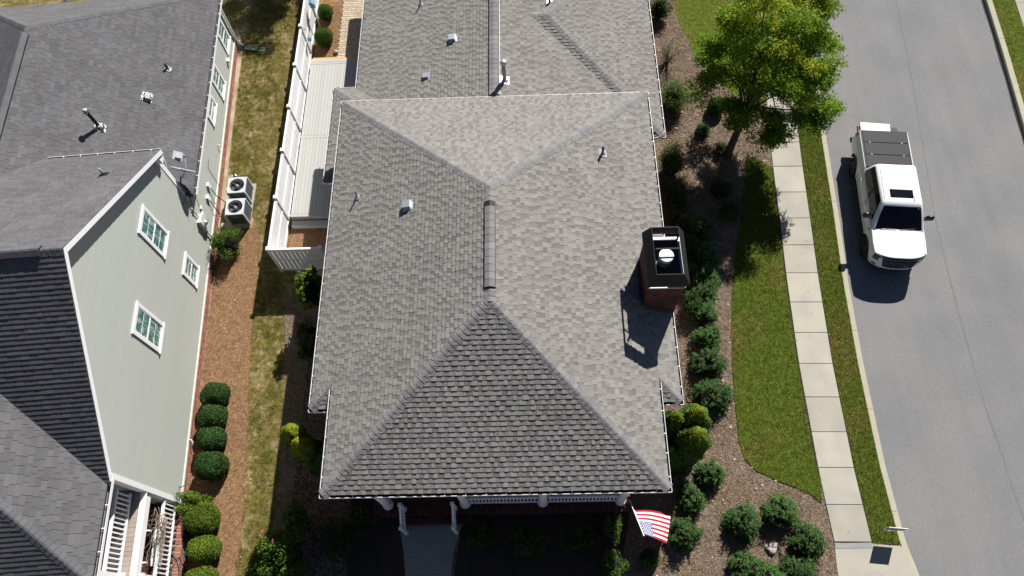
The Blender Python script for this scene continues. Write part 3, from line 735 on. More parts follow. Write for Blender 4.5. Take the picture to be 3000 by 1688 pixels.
# gutters
gutter(house, (-W, 0), (W, 0), (0, 1), ZE)
gutter(house, (W, -0.001), (W, YW), (1, 0), ZE)
gutter(house, (-W, -0.001), (-W, YW), (-1, 0), ZE)
gutter(house, (W - .002, YW), (WF, YW), (0, -1), ZE)
gutter(house, (-W + .002, YW), (-WF, YW), (0, -1), ZE)
gutter(house, (WF, YW + 0.70), (WF, YF), (1, 0), ZF)
gutter(house, (-WF, YW + 0.70), (-WF, YF), (-1, 0), ZF)
gutter(house, (-WF + .002, YF), (WF - .002, YF), (0, -1), ZF)
gutter(house, (XE2, YS2), (XE2, yn2), (1, 0), Z2)
gutter(house, (XE2 - .002, YS2), (5.2, YS2), (0, -1), Z2)
gutter(house, (XS, YSS), (XS, YSN), (-1, 0), Z2)
gutter(house, (XS + .002, YSN), (XW2, YSN), (0, 1), Z2)
gutter(house, (XS + .002, YSS), (-5.3, YSS), (0, -1), Z2)
gutter(house, (XW2, YSN - .05), (XW2, NY), (-1, 0), Z2)
# walls and soffits
b = MB()
b.prism([(-5.15, -0.45), (-5.15, -11.25), (-4.45, -11.25), (-4.45, -12.0), (4.45, -12.0), (4.45, -11.25), (5.15, -11.25), (5.15, -0.45)], 0, 4.50)
b.prism([(-5.28, -0.3), (5.0, -0.3), (5.0, 0.0), (6.05, 0.0), (6.05, NY - .4), (-5.28, NY - .4)], 0, 2.60)
b.prism([(-6.15, -1.9), (-5.2, -1.9), (-5.2, 1.78), (-6.15, 1.78)], 0, 2.60)
b.build('wall', m_brick, house)
b = MB()
b.box(-W + .15, W - .15, YW + .15, -0.15, 4.46, 4.485)
b.box(-WF + .15, WF - .15, YF + .15, YW + .149, 4.72, 4.745)
b.box(XW2 + .15, XE2 - .15, YS2 + .15, NY, 2.61, 2.63)
b.build('soffit', m_white, house)
b = MB(); b.box(-4.2, 4.35, -14.0, -13.76, 4.36, 4.70); b.box(4.11, 4.35, -13.759, -12.02, 4.36, 4.70); b.box(-4.2, -3.96, -13.759, -12.02, 4.36, 4.70)
b.build('porch_beam', m_white, house)
# front door and windows under the porch
dr_ = MB(); dr_.box(-2.85, -1.85, -12.05, -12.001, .66, 2.75); dob = dr_.build('door', m_black, house)
b = MB(); b.tube([(-1.97, -12.09, 1.65), (-1.97, -12.05, 1.65)], .03); b.build('handle', m_chrome, dob)
for x in (0.3, 2.4):
    w_ = MB(); w_.box(x, x + 1.0, -12.04, -12.001, 1.3, 3.0); wi = w_.build('window', m_white, house)
    p_ = MB(); p_.box(x + .1, x + .9, -12.046, -12.0405, 1.4, 2.9); p_.build('pane', m_glass, wi)
# porch floor of bricks
b = MB(); b.box(-4.30, 4.33, -14.20, -12.01, 0.0, 0.585); pf = b.build('porch_floor', m_brickshade, house)
def brick(parent, x0, x1, y0, y1, z0, z1, mat=m_brickshade, bv=0.006):
    b = MB(); b.bbox(x0, x1, y0, y1, z0, z1, bv, 0); return b.build('brick', mat, parent)
x = -4.30; n_ = 0
while x < 4.30:
    brick(pf, x + .005, x + .097, -13.99, -13.79, .56, .65 + random.uniform(0, .003)); x += .102
x = -4.30
while x < 4.30:
    brick(pf, x + .004, x + .064 + .005, -14.225, -14.0, .57, .648 + random.uniform(0, .003)); x += .0735
b = MB()
y = -13.78; r_ = 0
while y < -12.1:
    x = -4.3 - (0.1 if r_ % 2 else 0)
    while x < 4.2:
        b.bbox(max(x, -4.3) + .004, x + .2, y + .004, y + .095, .57, .65, .005); x += .206
    y += .1; r_ += 1
tag(b.build('floor_brick', m_brickshade, pf), kind='stuff')
b = MB(); b.box(-3.42, -1.0, -14.46, -14.2, 0.0, 0.25); st = b.build('step', m_brickshade, house)
x = -3.42
while x < -1.05:
    brick(st, x + .004, x + .097, -14.475, -14.23, .24, .325); x += .101
# columns
for cx in (-3.80, -1.20, 1.39, 3.975):
    c = MB(); c.lathe([(.142, .80), (.142, 1.2), (.138, 2.4), (.125, 3.6), (.112, 4.25), (.112, 4.27)], 28, (cx, -13.87, 0)); col_ = c.build('column', m_white, house)
    c = MB(); c.box(cx - .19, cx + .19, -14.06, -13.68, .651, .70); c.v.clear(); c.f.clear(); c.m.clear(); c.sm.clear()
    c.lathe([(0, .652), (.185, .652), (.185, .70), (.172, .73), (.182, .745), (.182, .775), (.150, .80), (0, .80)], 28, (cx, -13.87, 0)); c.build('column_base', m_white, col_)
    c = MB(); c.lathe([(.113, 4.16), (.13, 4.18), (.113, 4.2), (.113, 4.26), (.17, 4.30), (.17, 4.355), (0, 4.355)], 28, (cx, -13.87, 0)); c.build('capital', m_white, col_)
# railings between columns
for xa, xb in ((-1.04, 1.23), (1.55, 3.82)):
    r_ = group_empty('porch_railing', house)
    t = MB(); t.bbox(xa, xb, -13.92, -13.84, 1.60, 1.67, .015); t.bbox(xa, xb, -13.895, -13.865, 1.54, 1.5995, .001); t.build('top_rail', m_white, r_)
    t = MB(); t.bbox(xa, xb, -13.91, -13.85, .75, .81, .01); t.build('bottom_rail', m_white, r_)
    x = xa + .09
    while x < xb - .03:
        t = MB(); t.box(x - .019, x + .019, -13.899, -13.861, .8105, 1.5395); t.build('baluster', m_white, r_); x += .115
for xs_ in (-3.24, -1.54):
    r_ = group_empty('step_railing', house)
    for yy, zb, zt in ((-14.04, .652, 1.66), (-14.72, .03, 1.24)):
        t = MB(); t.box(xs_ - .045, xs_ + .045, yy - .045, yy + .045, zb, zt); t.bbox(xs_ - .062, xs_ + .062, yy - .062, yy + .062, zt + .0005, zt + .05, .02); t.box(xs_ - .065, xs_ + .065, yy - .065, yy + .065, zb, zb + .1); t.build('newel_post', m_white, r_)
    t = MB(); t.beam((xs_, -14.09, 1.57), (xs_, -14.67, 1.18), .065, .05); t.build('top_rail', m_white, r_)
    t = MB(); t.beam((xs_, -14.09, .80), (xs_, -14.67, .40), .05, .05); t.build('bottom_rail', m_white, r_)
    for k in range(1, 6):
        f_ = k / 6; yy = -14.09 - .58 * f_
        t = MB(); t.box(xs_ - .018, xs_ + .018, yy - .018, yy + .018, .80 - .4 * f_ + .02, 1.57 - .39 * f_ - .02); t.build('baluster', m_white, r_)
# chimney
CX0, CX1, CY0, CY1, CZ = 4.62, 5.66, -8.73, -7.08, 6.35
b = MB(); b.box(CX0 + .02, CX1 - .02, CY0 + .02, CY1 - .02, 0.0, CZ - .002); ch = b.build('chimney', m_mortar, house)
z = 4.58; r_ = 0
rest = MB()
while z < CZ - .03:
    off = 0.0 if r_ % 2 else -0.105
    L_ = CX1 - CX0; x = off
    while x < L_ - .02:
        a0, a1 = max(x, 0) + .007, min(x + .21, L_) - .007
        if a1 - a0 > .03:
            brick(ch, CX0 + a0, CX0 + a1, CY0, CY0 + .06, z + .005, z + .066, m_brick, .002)
            rest.box(CX0 + a0, CX0 + a1, CY1 - .06, CY1, z + .005, z + .070)
        x += .21
    L_ = CY1 - CY0 - .12; x = -0.105 - off
    while x < L_ - .02:
        a0, a1 = max(x, 0) + .007, min(x + .21, L_) - .007
        if a1 - a0 > .03:
            if z > 4.9: brick(ch, CX0, CX0 + .06, CY0 + .06 + a0, CY0 + .06 + a1, z + .005, z + .066, m_brick, .002)
            rest.box(CX1 - .06, CX1, CY0 + .06 + a0, CY0 + .06 + a1, z + .005, z + .070)
        x += .21
    z += .0755; r_ += 1
tag(rest.build('brick_rest', m_brick, ch), kind='stuff')
b = MB(); b.bbox(CX0 - .03, CX1 + .03, CY0 - .03, CY1 + .03, CZ, CZ + .045, .01); b.bbox(CX0 + .06, CX1 - .06, CY0 + .06, CY1 - .06, CZ + .0455, CZ + .07, .005, 1); b.build('chimney_pan', [m_galv, m_darkpan], ch)
# metal shroud: sloping skirts round an open top, carried on a low frame
def ring(x0, x1, y0, y1, z): return [(x0, y0, z), (x1, y0, z), (x1, y1, z), (x0, y1, z)]
lo_o = ring(4.53, 5.76, -8.80, -7.02, 6.56); lo_p = ring(4.53, 5.76, -8.80, -7.02, 6.66); hi_o = ring(4.74, 5.53, -8.66, -7.10, 7.10)
lo_i = [tuple(np.array(p) + (np.array((5.14, -7.9, p[2])) - np.array(p)) * .02) for p in lo_o]; hi_i = [tuple(np.array(p) + (np.array((5.14, -7.9, p[2])) - np.array(p)) * .03) for p in hi_o]
b = MB(); b.add(lo_o + lo_p + hi_o + hi_i + lo_i, [q for k in range(4) for q in ((k, (k + 1) % 4, 4 + (k + 1) % 4, 4 + k), (4 + k, 4 + (k + 1) % 4, 8 + (k + 1) % 4, 8 + k), (8 + k, 8 + (k + 1) % 4, 12 + (k + 1) % 4, 12 + k), (12 + k, 12 + (k + 1) % 4, 16 + (k + 1) % 4, 16 + k))])
b.box(4.80, 5.50, -7.83, -7.79, 7.06, 7.085)
for x, y in ((4.64, -8.66), (5.60, -8.66), (5.60, -7.15), (4.64, -7.15)): b.box(x - .025, x + .025, y - .025, y + .025, CZ + .046, 6.60)
b.build('chimney_shroud', m_black, ch)
b = MB(); b.lathe([(.185, CZ + .07), (.185, 6.72)], 28, (5.13, -7.93, 0)); fl = b.build('flue', m_hvacdk, ch)
b = MB(); b.lathe([(.20, 6.72), (.215, 6.74), (.215, 6.88), (.21, 6.89), (.0, 6.892)], 32, (5.13, -7.93, 0), smooth=False); b.build('flue_cap', m_white, fl)
b = MB(); b.obox((CX0 - .05, (CY0 + CY1) / 2, zE(CX0 - .05) + .03), (.05, 0, -.0236), (0, .84, 0), (.003, 0, .006)); b.obox(((CX0 + 5.5) / 2, CY0 - .05, zE(5.08) + .03), (.45, 0, -.21), (0, .06, 0), (.003, 0, .006)); b.build('chimney_flashing', m_hvacdk, ch)
# vents and pipes on the grey roof
def on(face, px, py):
    p0, n = {'W': ((-W, 0, ZE), (-K, 0, 1)), 'E': ((W, 0, ZE), (K, 0, 1)), 'W2': ((XW2, 0, Z2), (-K2, 0, 1)), 'E2': ((xr, 0, ZR2), (KE, 0, 1))}[face]
    return onplane(px, py, p0, n), n
p, n = on('W', 1047, 578); boot_pipe(roof, p, .34, .028, .12, n, mat=m_hvacdk, fm=m_galv, cone=.05)
p, n = on('W', 1197, 602); box_vent(roof, p, n, mat=m_galv)
p, n = on('E', 1765, 450); boot_pipe(roof, p, .42, .042, .15, n, fm=m_lead, mat=m_hvacdk)
p, n = on('W2', 1328, 114); box_vent(roof2, p, n, mat=m_galv)
p, n = on('W2', 1249, 224); box_vent(roof2, p, n, w=.2, d=.22, h=.11, mat=m_lead)
p, n = on('W2', 1233, 14); boot_pipe(roof2, p, .35, .03, .1, n, fm=m_galv, cone=.05, mat=m_hvacdk)
p, n = on('E2', 1478, 236); boot_pipe(roof2, p, .95, .075, .17, n, cap=m_galv, mat=m_lead, fm=m_galv)
p, n = on('E2', 1610, 8); boot_pipe(roof2, p, .35, .05, .12, n, mat=m_hvacdk, fm=m_galv)

# ================================================================== SAGE HOUSE ON THE LEFT  (local frame: x = out from its long wall, y = along it)
LA = R(3.4349)
lh = thing('sided_house', 'sage green sided two storey house with charcoal shingle roofs and balcony porch', 'house', (-11.0417, -13.1042, 0), LA)
LX = np.eye(4); LX[:3, :3] = np.array(Matrix.Rotation(LA, 3, 'Z')); LX[:3, 3] = (-11.0417, -13.1042, 0)
LI = np.linalg.inv(LX)
def Lw(x, y, z): return (LX @ np.array([x, y, z, 1.0]))[:3]
def lpl(px, py, p0, n):
    q = onplane(px, py, Lw(*p0), LX[:3, :3] @ np.array(n, float)); return (LI @ np.append(q, 1))[:3]
# roof planes
S0, ZP, EN, ES = 4.52, 9.40, 10.35, -0.685           # gable ridge
kn, ks = 0.647, 0.743
zbn = lambda s: ZP - kn * (s - S0)
zbs = lambda s: ZP - ks * (S0 - s)
OW, ZW, KW, SN = 0.33, 2.80, 0.71, 20.9               # wing eave
WW = 5.22
zwe = lambda o: ZW + KW * (OW - o)
rz_ = ZW + KW * WW; ro = OW - WW; rs = SN - WW
OP, ZPO, KP, SP = 0.27, 5.36, 0.72, -3.55             # balcony porch roof
zpe = lambda o: ZPO + KP * (OP - o)
zps = lambda s: ZPO + KP * (s - SP)
sv = lambda o: (zpe(o) - ZP + ks * S0) / ks           # valley
oT = OP - (ZP - ZPO) / KP
snv = lambda o: S0 + (ZP - zwe(o)) / kn
RK = 0.26
f3 = {
    'BS': [(RK, S0, ZP), (oT, S0, ZP), (RK, sv(RK), zbs(sv(RK)))],
    'BN': [(RK, EN, zbn(EN)), (RK, S0, ZP), (-10, S0, ZP), (-10, snv(ro), rz_), (ro, snv(ro), rz_), (OW - (zbn(EN) - ZW) / KW, EN, zbn(EN))],
    'PE': [(OP - .09, SP + .09, zpe(OP - .09)), (OP - .09, sv(OP - .09), zpe(OP - .09)), (oT, S0, zpe(oT)), (oT, SP + (OP - oT), zpe(oT))],
    'PS': [(OP - .09, SP + .09, zps(SP + .09)), (oT, SP + (OP - oT), zpe(oT)), (-9, SP + (OP - oT), zpe(oT)), (-9, SP + .09, zps(SP + .09))],
    'WE': [(OW - .09, EN - .01, zwe(OW - .09)), (OW - .09, SN - .09, zwe(OW - .09)), (ro, rs, rz_), (ro, snv(ro), rz_), (OW - (zbn(EN) - ZW) / KW, EN - .01, zbn(EN))],
    'WN': [(OW - .09, SN - .09, zwe(OW - .09)), (ro, rs, rz_), (ro - WW + .09, SN - .09, zwe(OW - .09))],
    'WW': [(ro, rs, rz_), (ro - WW + .09, SN - .09, ZW + KW * .09), (ro - WW + .09, 9.0, ZW + KW * .09), (ro, snv(ro), rz_)],
}
lroof = deck_solid(list(f3.values()), 0.09).build('roof', m_roof_under, lh)
rl_ = random.Random(5); pl_ = []
for kf, poly in f3.items():
    pl_ += shingle_pieces(poly, LX, wmin=.16, wmax=.36, th=.013 if kf not in ('BS', 'PS') else .018, tooth=.002, gap=.010, rnd=rl_)
place_pieces(pl_, 'shingle', m_roof2, lroof, 300, 'shingle_field')
un = lambda a, c: unit((a, c, 1))
cl = []
cl += cap_pieces((OP - .09, SP + .09, zpe(OP - .09)), (oT, SP + (OP - oT), zpe(oT)), un(KP, 0), un(0, -KP), LX, half=.17)
cl += cap_pieces((RK - .03, S0, ZP), (-10, S0, ZP), un(0, kn), un(0, -ks), LX, half=.17)
cl += cap_pieces((OW - .09, SN - .09, zwe(OW - .09)), (ro, rs, rz_), un(KW, 0), un(0, KW), LX, half=.17)
cl += cap_pieces((ro - WW + .09, SN - .09, zwe(OW - .09)), (ro, rs, rz_), un(-KW, 0), un(0, KW), LX, half=.17)
place_pieces(cl, 'ridge_cap', m_cap2, lroof, 290, 'ridge_cap_rest')
def vent_local(p0, p1, n1, n2, half=.19, h=.05):
    p0 = np.array(p0, float); p1 = np.array(p1, float); n1 = np.array(n1); n2 = np.array(n2); up = np.array([0, 0, 1.0])
    d = (p1 - p0) / np.linalg.norm(p1 - p0)
    b = MB()
    for n in (n1, n2):
        s = np.cross(d, n); s = s if s[2] < 0 else -s
        q = [p0, p0 + s * half, p1 + s * half, p1]
        b.add([t - up * .01 for t in q] + [t + up * h for t in q], [(4, 5, 6, 7), (1, 2, 6, 5), (0, 1, 5, 4), (2, 3, 7, 6)])
    v = b.build('ridge_vent', m_trim, lroof)
    place_pieces(cap_pieces(p0 + up * (h - .004), p1 + up * (h - .004), n1, n2, LX, expo=.24, half=half - .004, lift=.014), 'ridge_cap', m_cap2, v, 300, 'ridge_cap_rest')
vent_local((ro, rs - .35, rz_ + .02), (ro, snv(ro) + .6, rz_ + .02), un(KW, 0), un(-KW, 0))
vent_local((-.35, S0, ZP + .02), (-9.5, S0, ZP + .02), un(0, kn), un(0, -ks))
# gutters
gutter(lh, (OW, EN + .02), (OW, SN), (1, 0), ZW)
gutter(lh, (OW - .002, SN), (ro - WW, SN), (0, 1), ZW)
gutter(lh, (RK, EN + .10), (OW - (zbn(EN) - ZW) / KW - .5, EN + .10), (0, 1), zbn(EN) - .02)
gutter(lh, (OP, SP), (OP, sv(OP) + .30), (1, 0), ZPO)
gutter(lh, (OP - .002, SP), (-9, SP), (0, -1), ZPO)
# walls
def gable_z(s): return min(zbn(s), zbs(s)) - .10
b = MB()
prof = [(-.5, 0), (10.3, 0), (10.3, gable_z(10.3)), (S0, ZP - .10), (-.5, gable_z(-.5))]
nP = len(prof)
b.add([(-.02, s, z) for s, z in prof] + [(-9.5, s, z) for s, z in prof], [tuple(range(nP)), tuple(range(nP, 2 * nP))[::-1]] + [(i, nP + i, nP + (i + 1) % nP, (i + 1) % nP) for i in range(nP)])
b.box(-10.0, -.021, 10.301, 20.45, 0, 2.66)
lw = b.build('wall', m_siding, lh)
# lap siding, one board at a time
def lap(parent, s0, s1, z0, z1f, ex=0.165, z1lim=None, x=0.0):
    z = z0
    while True:
        zt = z + ex
        if z1lim is not None:
            if z >= z1lim - .01: break
            a0 = a1 = s0; c0 = c1 = s1; zt = min(zt, z1lim)
        else:
            lo = [(s0, s1)]
            def span(zz):
                l = s0 if gable_z(s0) >= zz else S0 - (ZP - .10 - zz) / ks
                r = s1 if gable_z(s1) >= zz else S0 + (ZP - .10 - zz) / kn
                return l, r
            if z > ZP - .3: break
            a0, c0 = span(z); a1, c1 = span(zt)
            if c1 - a1 < .05: break
        b = MB(); j = random.uniform(-.001, .001)
        b.add([(x - .018, a0, z), (x + .0135 + j, a0, z), (x + .0135 + j, c0, z), (x - .018, c0, z), (x - .018, a1, zt), (x + .001, a1, zt), (x + .001, c1, zt), (x - .018, c1, zt)],
              [(0, 3, 2, 1), (1, 2, 6, 5), (0, 1, 5, 4), (2, 3, 7, 6), (4, 5, 6, 7)])
        b.build('siding_board', m_siding, parent)
        z += ex
lap(lw, -.5, 10.3, .46, None)
lap(lw, 10.301, 20.45, .46, None, z1lim=2.62)
# trims: corner boards, skirt board, rake boards
b = MB()
b.box(-.02, .028, -.56, -.42, .36, 5.0); b.box(-.25, .0275, -.585, -.5605, .36, 5.0)
b.build('corner_board', m_white, lh)
b = MB(); b.box(-.03, .03, 10.17, 10.34, 2.7, 5.35); b.box(-.35, .0295, 10.3405, 10.365, 2.7, 5.35); b.build('corner_board', m_white, lh)
b = MB(); b.box(-.02, .03, 20.33, 20.48, .36, 2.6); b.build('corner_board', m_cream, lh)
b = MB(); b.box(-.02, .035, -.42, 20.33, .36, .46); b.box(-.02, .05, -.42, 20.33, .455, .475); b.build('skirt_board', m_cream, lh)
b = MB()
for (sa, za, sb, zb) in ((S0, ZP, EN + .08, zbn(EN + .08)), (S0, ZP, ES - .08, zbs(ES - .08))):
    b.add([(RK - .03, sa, za - .03), (RK - .03, sb, zb - .03), (RK - .03, sb, zb - .21), (RK - .03, sa, za - .21), (RK + .005, sa, za - .005), (RK + .005, sb, zb - .005), (RK + .005, sb, zb - .20), (RK + .005, sa, za - .20)],
          [(0, 1, 2, 3), (4, 7, 6, 5), (0, 4, 5, 1), (3, 2, 6, 7), (1, 5, 6, 2), (0, 3, 7, 4)])
b.build('rake_board', m_white, lh)
b = MB()
for (sa, za, sb, zb) in ((S0, ZP, EN, zbn(EN)), (S0, ZP, ES, zbs(ES))):
    b.add([(-.01, sa, za - .19), (RK - .035, sa, za - .19), (RK - .035, sb, zb - .19), (-.01, sb, zb - .19)], [(0, 1, 2, 3), (3, 2, 1, 0)])
b.box(-.35, RK - .04, EN - .25, EN + .02, zbn(EN) - .42, zbn(EN) - .16)      # boxed return at the eave
b.box(-.0, OW - .13, EN + .02, SN - .14, 2.60, 2.615); b.build('soffit', m_white, lh)
# brick foundation
fb = MB(); fb.box(-.05, .022, -.5, 20.44, -.02, .352)
fnd = fb.build('foundation', m_mortar, lh)
rest = MB()
for zz, hh in ((.005, .10), (.11, .10), (.215, .13)):
    s = -.5
    while s < 20.4:
        wdt = .068 if hh > .12 else .205
        rest.box(.0, .034 + random.uniform(0, .003), s + .005, min(s + wdt, 20.44), zz, zz + hh - .008); s += wdt + .006
tag(rest.build('foundation_brick', m_brick_l, fnd), kind='stuff')
# windows
def window(s0, s1, z0, z1, horizontal=False, cols=2, rows=2, glass=m_glass):
    w = group_empty('window', lh); t = .115
    f = MB()
    f.box(.014, .055, s0, s1, z1 - t, z1); f.box(.014, .0545, s0, s0 + t, z0 + .06, z1 - t - .0005); f.box(.014, .0545, s1 - t, s1, z0 + .06, z1 - t - .0005)
    f.box(.014, .060, s0 + .0, s1 - .0, z0, z0 + .0595); f.box(.014, .085, s0 - .03, s1 + .03, z0 + .06, z0 + .09); f.box(.014, .075, s0 - .02, s1 + .02, z1 + .0005, z1 + .02)
    f.build('frame', m_white, w)
    a, c, d, e_ = s0 + t, s1 - t, z0 + .09, z1 - t
    zm = (d + e_) / 2
    for k, (p, q, x) in enumerate(((d, zm, .022), (zm, e_, .036))):
        sh = MB(); r = .045
        sh.box(x - .014, x + .004, a, c, q - r, q); sh.box(x - .014, x + .004, a, c, p, p + r); sh.box(x - .014, x + .0038, a, a + r, p + r, q - r); sh.box(x - .014, x + .0038, c - r, c, p + r, q - r)
        so = sh.build('sash', m_white, w)
        g = MB(); g.quad((x - .008, a + r, p + r), (x - .008, c - r, p + r), (x - .008, c - r, q - r), (x - .008, a + r, q - r)); g.build('pane', glass, so)
        mu = MB()
        for i in range(1, cols): ss = a + r + (c - a - 2 * r) * i / cols; mu.box(x - .0075, x - .001, ss - .006, ss + .006, p + r, q - r)
        for i in range(1, rows): zz = p + r + (q - p - 2 * r) * i / rows; mu.box(x - .0074, x - .0012, a + r, c - r, zz - .006, zz + .006)
        mu.build('muntin', m_white, so)
window(7.12, 8.16, 3.80, 5.69)
window(3.85, 4.92, 3.24, 5.13)
window(7.22, 8.12, 1.20, 2.44)
window(18.98, 20.0, .90, 2.24)
window(16.46, 17.44, .83, 2.2)
window(14.62, 15.78, 1.40, 2.17, rows=1)
# pipes on the charcoal roof
def onl(face, px, py):
    p0, n = {'WE': ((OW, 0, ZW), (KW, 0, 1)), 'BN': ((0, S0, ZP), (0, kn, 1)), 'WN': ((0, SN, ZW), (0, KW, 1))}[face]
    return lpl(px, py, p0, n), n
p, n = onl('WE', 293, 374); boot_pipe(lroof, p, .92, .062, .19, n, cap=m_patchy, mat=m_black, fm=m_patchy, cone=.1)
p, n = onl('WE', 492, 203); boot_pipe(lroof, p, .28, .04, .12, n, mat=m_black, fm=m_patchy)
p, n = onl('WE', 430, 285); box_vent(lroof, p, n, w=.24, d=.28, h=.17, mat=m_patchy)
p, n = onl('WE', 520, 458); box_vent(lroof, p, n, w=.2, d=.26, h=.12, mat=m_lead)
p, n = onl('BN', 306, 512); boot_pipe(lroof, p, .34, .035, .12, n, mat=m_lead, fm=m_black)
p, n = onl('WN', 194, 2); boot_pipe(lroof, p, .5, .06, .15, n, mat=m_lead, fm=m_lead)
# downspout at the far corner
b = MB(); b.tube([(OW - .06, 20.42, 2.68), (.10, 20.36, 2.45), (.085, 20.36, .32), (.12, 20.36, .17), (.34, 20.34, .09)], .048, 8, smooth=False); b.build('downspout', m_gutter, lh)
# services on the wall
def wallbox(name, s, z, w, h, d, mat, lid=True):
    b = MB(); b.box(.012, d, s - w / 2, s + w / 2, z - h / 2, z + h / 2); b.box(.012, d + .015, s - w / 2 - .01, s + w / 2 + .01, z + h / 2 + .0005, z + h / 2 + .015)
    return b.build(name, mat, lh)
wallbox('disconnect_box', 11.75, 1.30, .14, .24, .10, m_white)
wallbox('disconnect_box', 11.22, 1.22, .14, .24, .10, m_white)
em = wallbox('electric_meter', 9.92, 1.45, .36, .75, .17, m_metbox)
b = MB(); b.lathe([(.095, .17), (.10, .20), (.09, .26), (.0, .28)], 18, (0, 9.92, 1.5), axis='x'); b.build('meter_dial', m_galv, em)
b = MB(); b.tube([(.07, 9.82, 1.08), (.07, 9.82, .05)], .03); b.tube([(.06, 9.98, 1.82), (.06, 9.98, 2.5)], .022); b.build('conduit', m_metbox, em)
wallbox('junction_box', 10.48, 1.66, .12, .16, .08, m_metbox); wallbox('junction_box', 10.28, 1.48, .16, .26, .10, m_metbox)
wallbox('dryer_vent', 18.65, .92, .16, .14, .12, m_white)
b = MB(); b.tube([(.012, 14.08, .85), (.09, 14.08, .84), (.11, 14.08, .79)], .03); b.build('faucet', m_cream, lh)
b = MB()
b.tube([(.07, 11.75, 1.18), (.10, 11.7, .95), (.14, 11.65, .70), (.30, 11.6, .45), (.42, 11.5, .30)], .018)
b.tube([(.07, 11.22, 1.10), (.10, 11.15, .85), (.15, 11.05, .60), (.30, 10.9, .40), (.45, 10.6, .28)], .018)
b.tube([(.03, 12.9, 1.55), (.03, 12.5, 1.5), (.03, 12.45, .6), (.05, 12.4, .2)], .008)
b.tube([(.02, 10.9, 2.6), (.02, 10.55, 1.9), (.02, 10.2, 1.3), (.02, 10.4, .9)], .008)
b.build('service_cable', m_cable, lh)
b = MB(); b.tube([(.0, 1.65, .42), (.12, 1.62, .42), (.16, 1.55, .36), (.14, 1.4, .30)], .02); b.build('faucet', m_cream, lh)
b = MB(); b.tube([(.02, -.05, .72), (.10, -.1, .75), (.16, .0, .62), (.35, .1, .40), (.55, .0, .2)], .018); b.build('faucet_pipe', m_hose, lh)
# balcony porch, upper floor
x = SP + .25
while x < -.62:
    b = MB(); b.box(-2.2, -.17, x, x + .132, 2.76, 2.80 + random.uniform(0, .003)); b.build('floor_board', m_oldwood, lh); x += .139
b = MB(); b.box(-.165, -.03, SP + .2, -.60, 2.46, 2.83); b.box(-.1645, .02, SP + .2, -.60, 2.8305, 2.85); b.build('balcony_beam', m_white, lh)
b = MB(); b.box(-8, -.17, SP + .2, -.6, 2.5, 2.755); b.build('balcony_floor', m_oldwood, lh)
def rail(xc, s0, s1, zf, name):
    r = group_empty(name, lh)
    t = MB(); t.bbox(xc - .05, xc + .05, s0, s1, zf + .92, zf + .99, .012); t.build('top_rail', m_white, r)
    t = MB(); t.bbox(xc - .04, xc + .04, s0, s1, zf + .09, zf + .16, .01); t.build('bottom_rail', m_white, r)
    s = s1 - .1
    while s > s0 + .05:
        t = MB(); t.box(xc - .02, xc + .02, s - .02, s + .02, zf + .1605, zf + .9195); t.build('baluster', m_white, r); s -= .142
rail(-.46, -2.96, -.62, 2.80, 'balcony_railing')
rail(-.06, -2.96, -.62, .55, 'porch_railing')
for (xc, zb, zt) in ((-.46, 2.81, 5.25), (-.12, .56, 2.45)):
    c = MB(); c.bbox(xc - .13, xc + .13, -3.23, -2.97, zb, zt, .004); c.box(xc - .16, xc + .16, -3.26, -2.94, zb, zb + .16); c.box(xc - .16, xc + .16, -3.26, -2.94, zt - .14, zt - .001); c.build('porch_column', m_white, lh)
b = MB(); b.box(-.58, -.34, SP + .3, -.6, 4.95, 5.26); b.build('porch_beam', m_white, lh)
b = MB(); b.box(-.13, .06, -1.72, -1.68, 2.30, 2.455); b.box(-.13, .06, -2.66, -2.62, 2.30, 2.455); b.build('beam_bracket', m_white, lh)
# lower porch of brick
b = MB(); b.box(-4, .22, SP - .2, -.62, 0, .47); lp = b.build('lower_porch', m_mortar, lh)
s = -3.7
while s < -.65:
    brick(lp, .03, .245, s + .004, s + .098, .455, .545, m_brick_l); s += .104
s = -3.7; k = 0
while s < -.7:
    x = .02 - (.1 if k % 2 else 0)
    while x > -1.6:
        brick(lp, x - .2, x - .006, s + .003, s + .097, .46, .54, m_brick); x -= .206
    s += .102; k += 1
b = MB()
for zz in range(6):
    s = -3.7 - (.1 if zz % 2 else 0)
    while s < -.65:
        b.box(.2, .238, s + .004, s + .204, .01 + zz * .075, .075 + zz * .075); s += .21
tag(b.build('wall_brick', m_brick_l, lp), kind='stuff')
# lower flower shelf on the porch
b = MB(); b.box(-.5, -.16, -2.6, -1.1, .9, 1.0); b.box(-.45, -.4, -2.5, -2.45, .55, .9); b.box(-.45, -.4, -1.25, -1.2, .55, .9); b.build('porch_bench', m_white, lh)

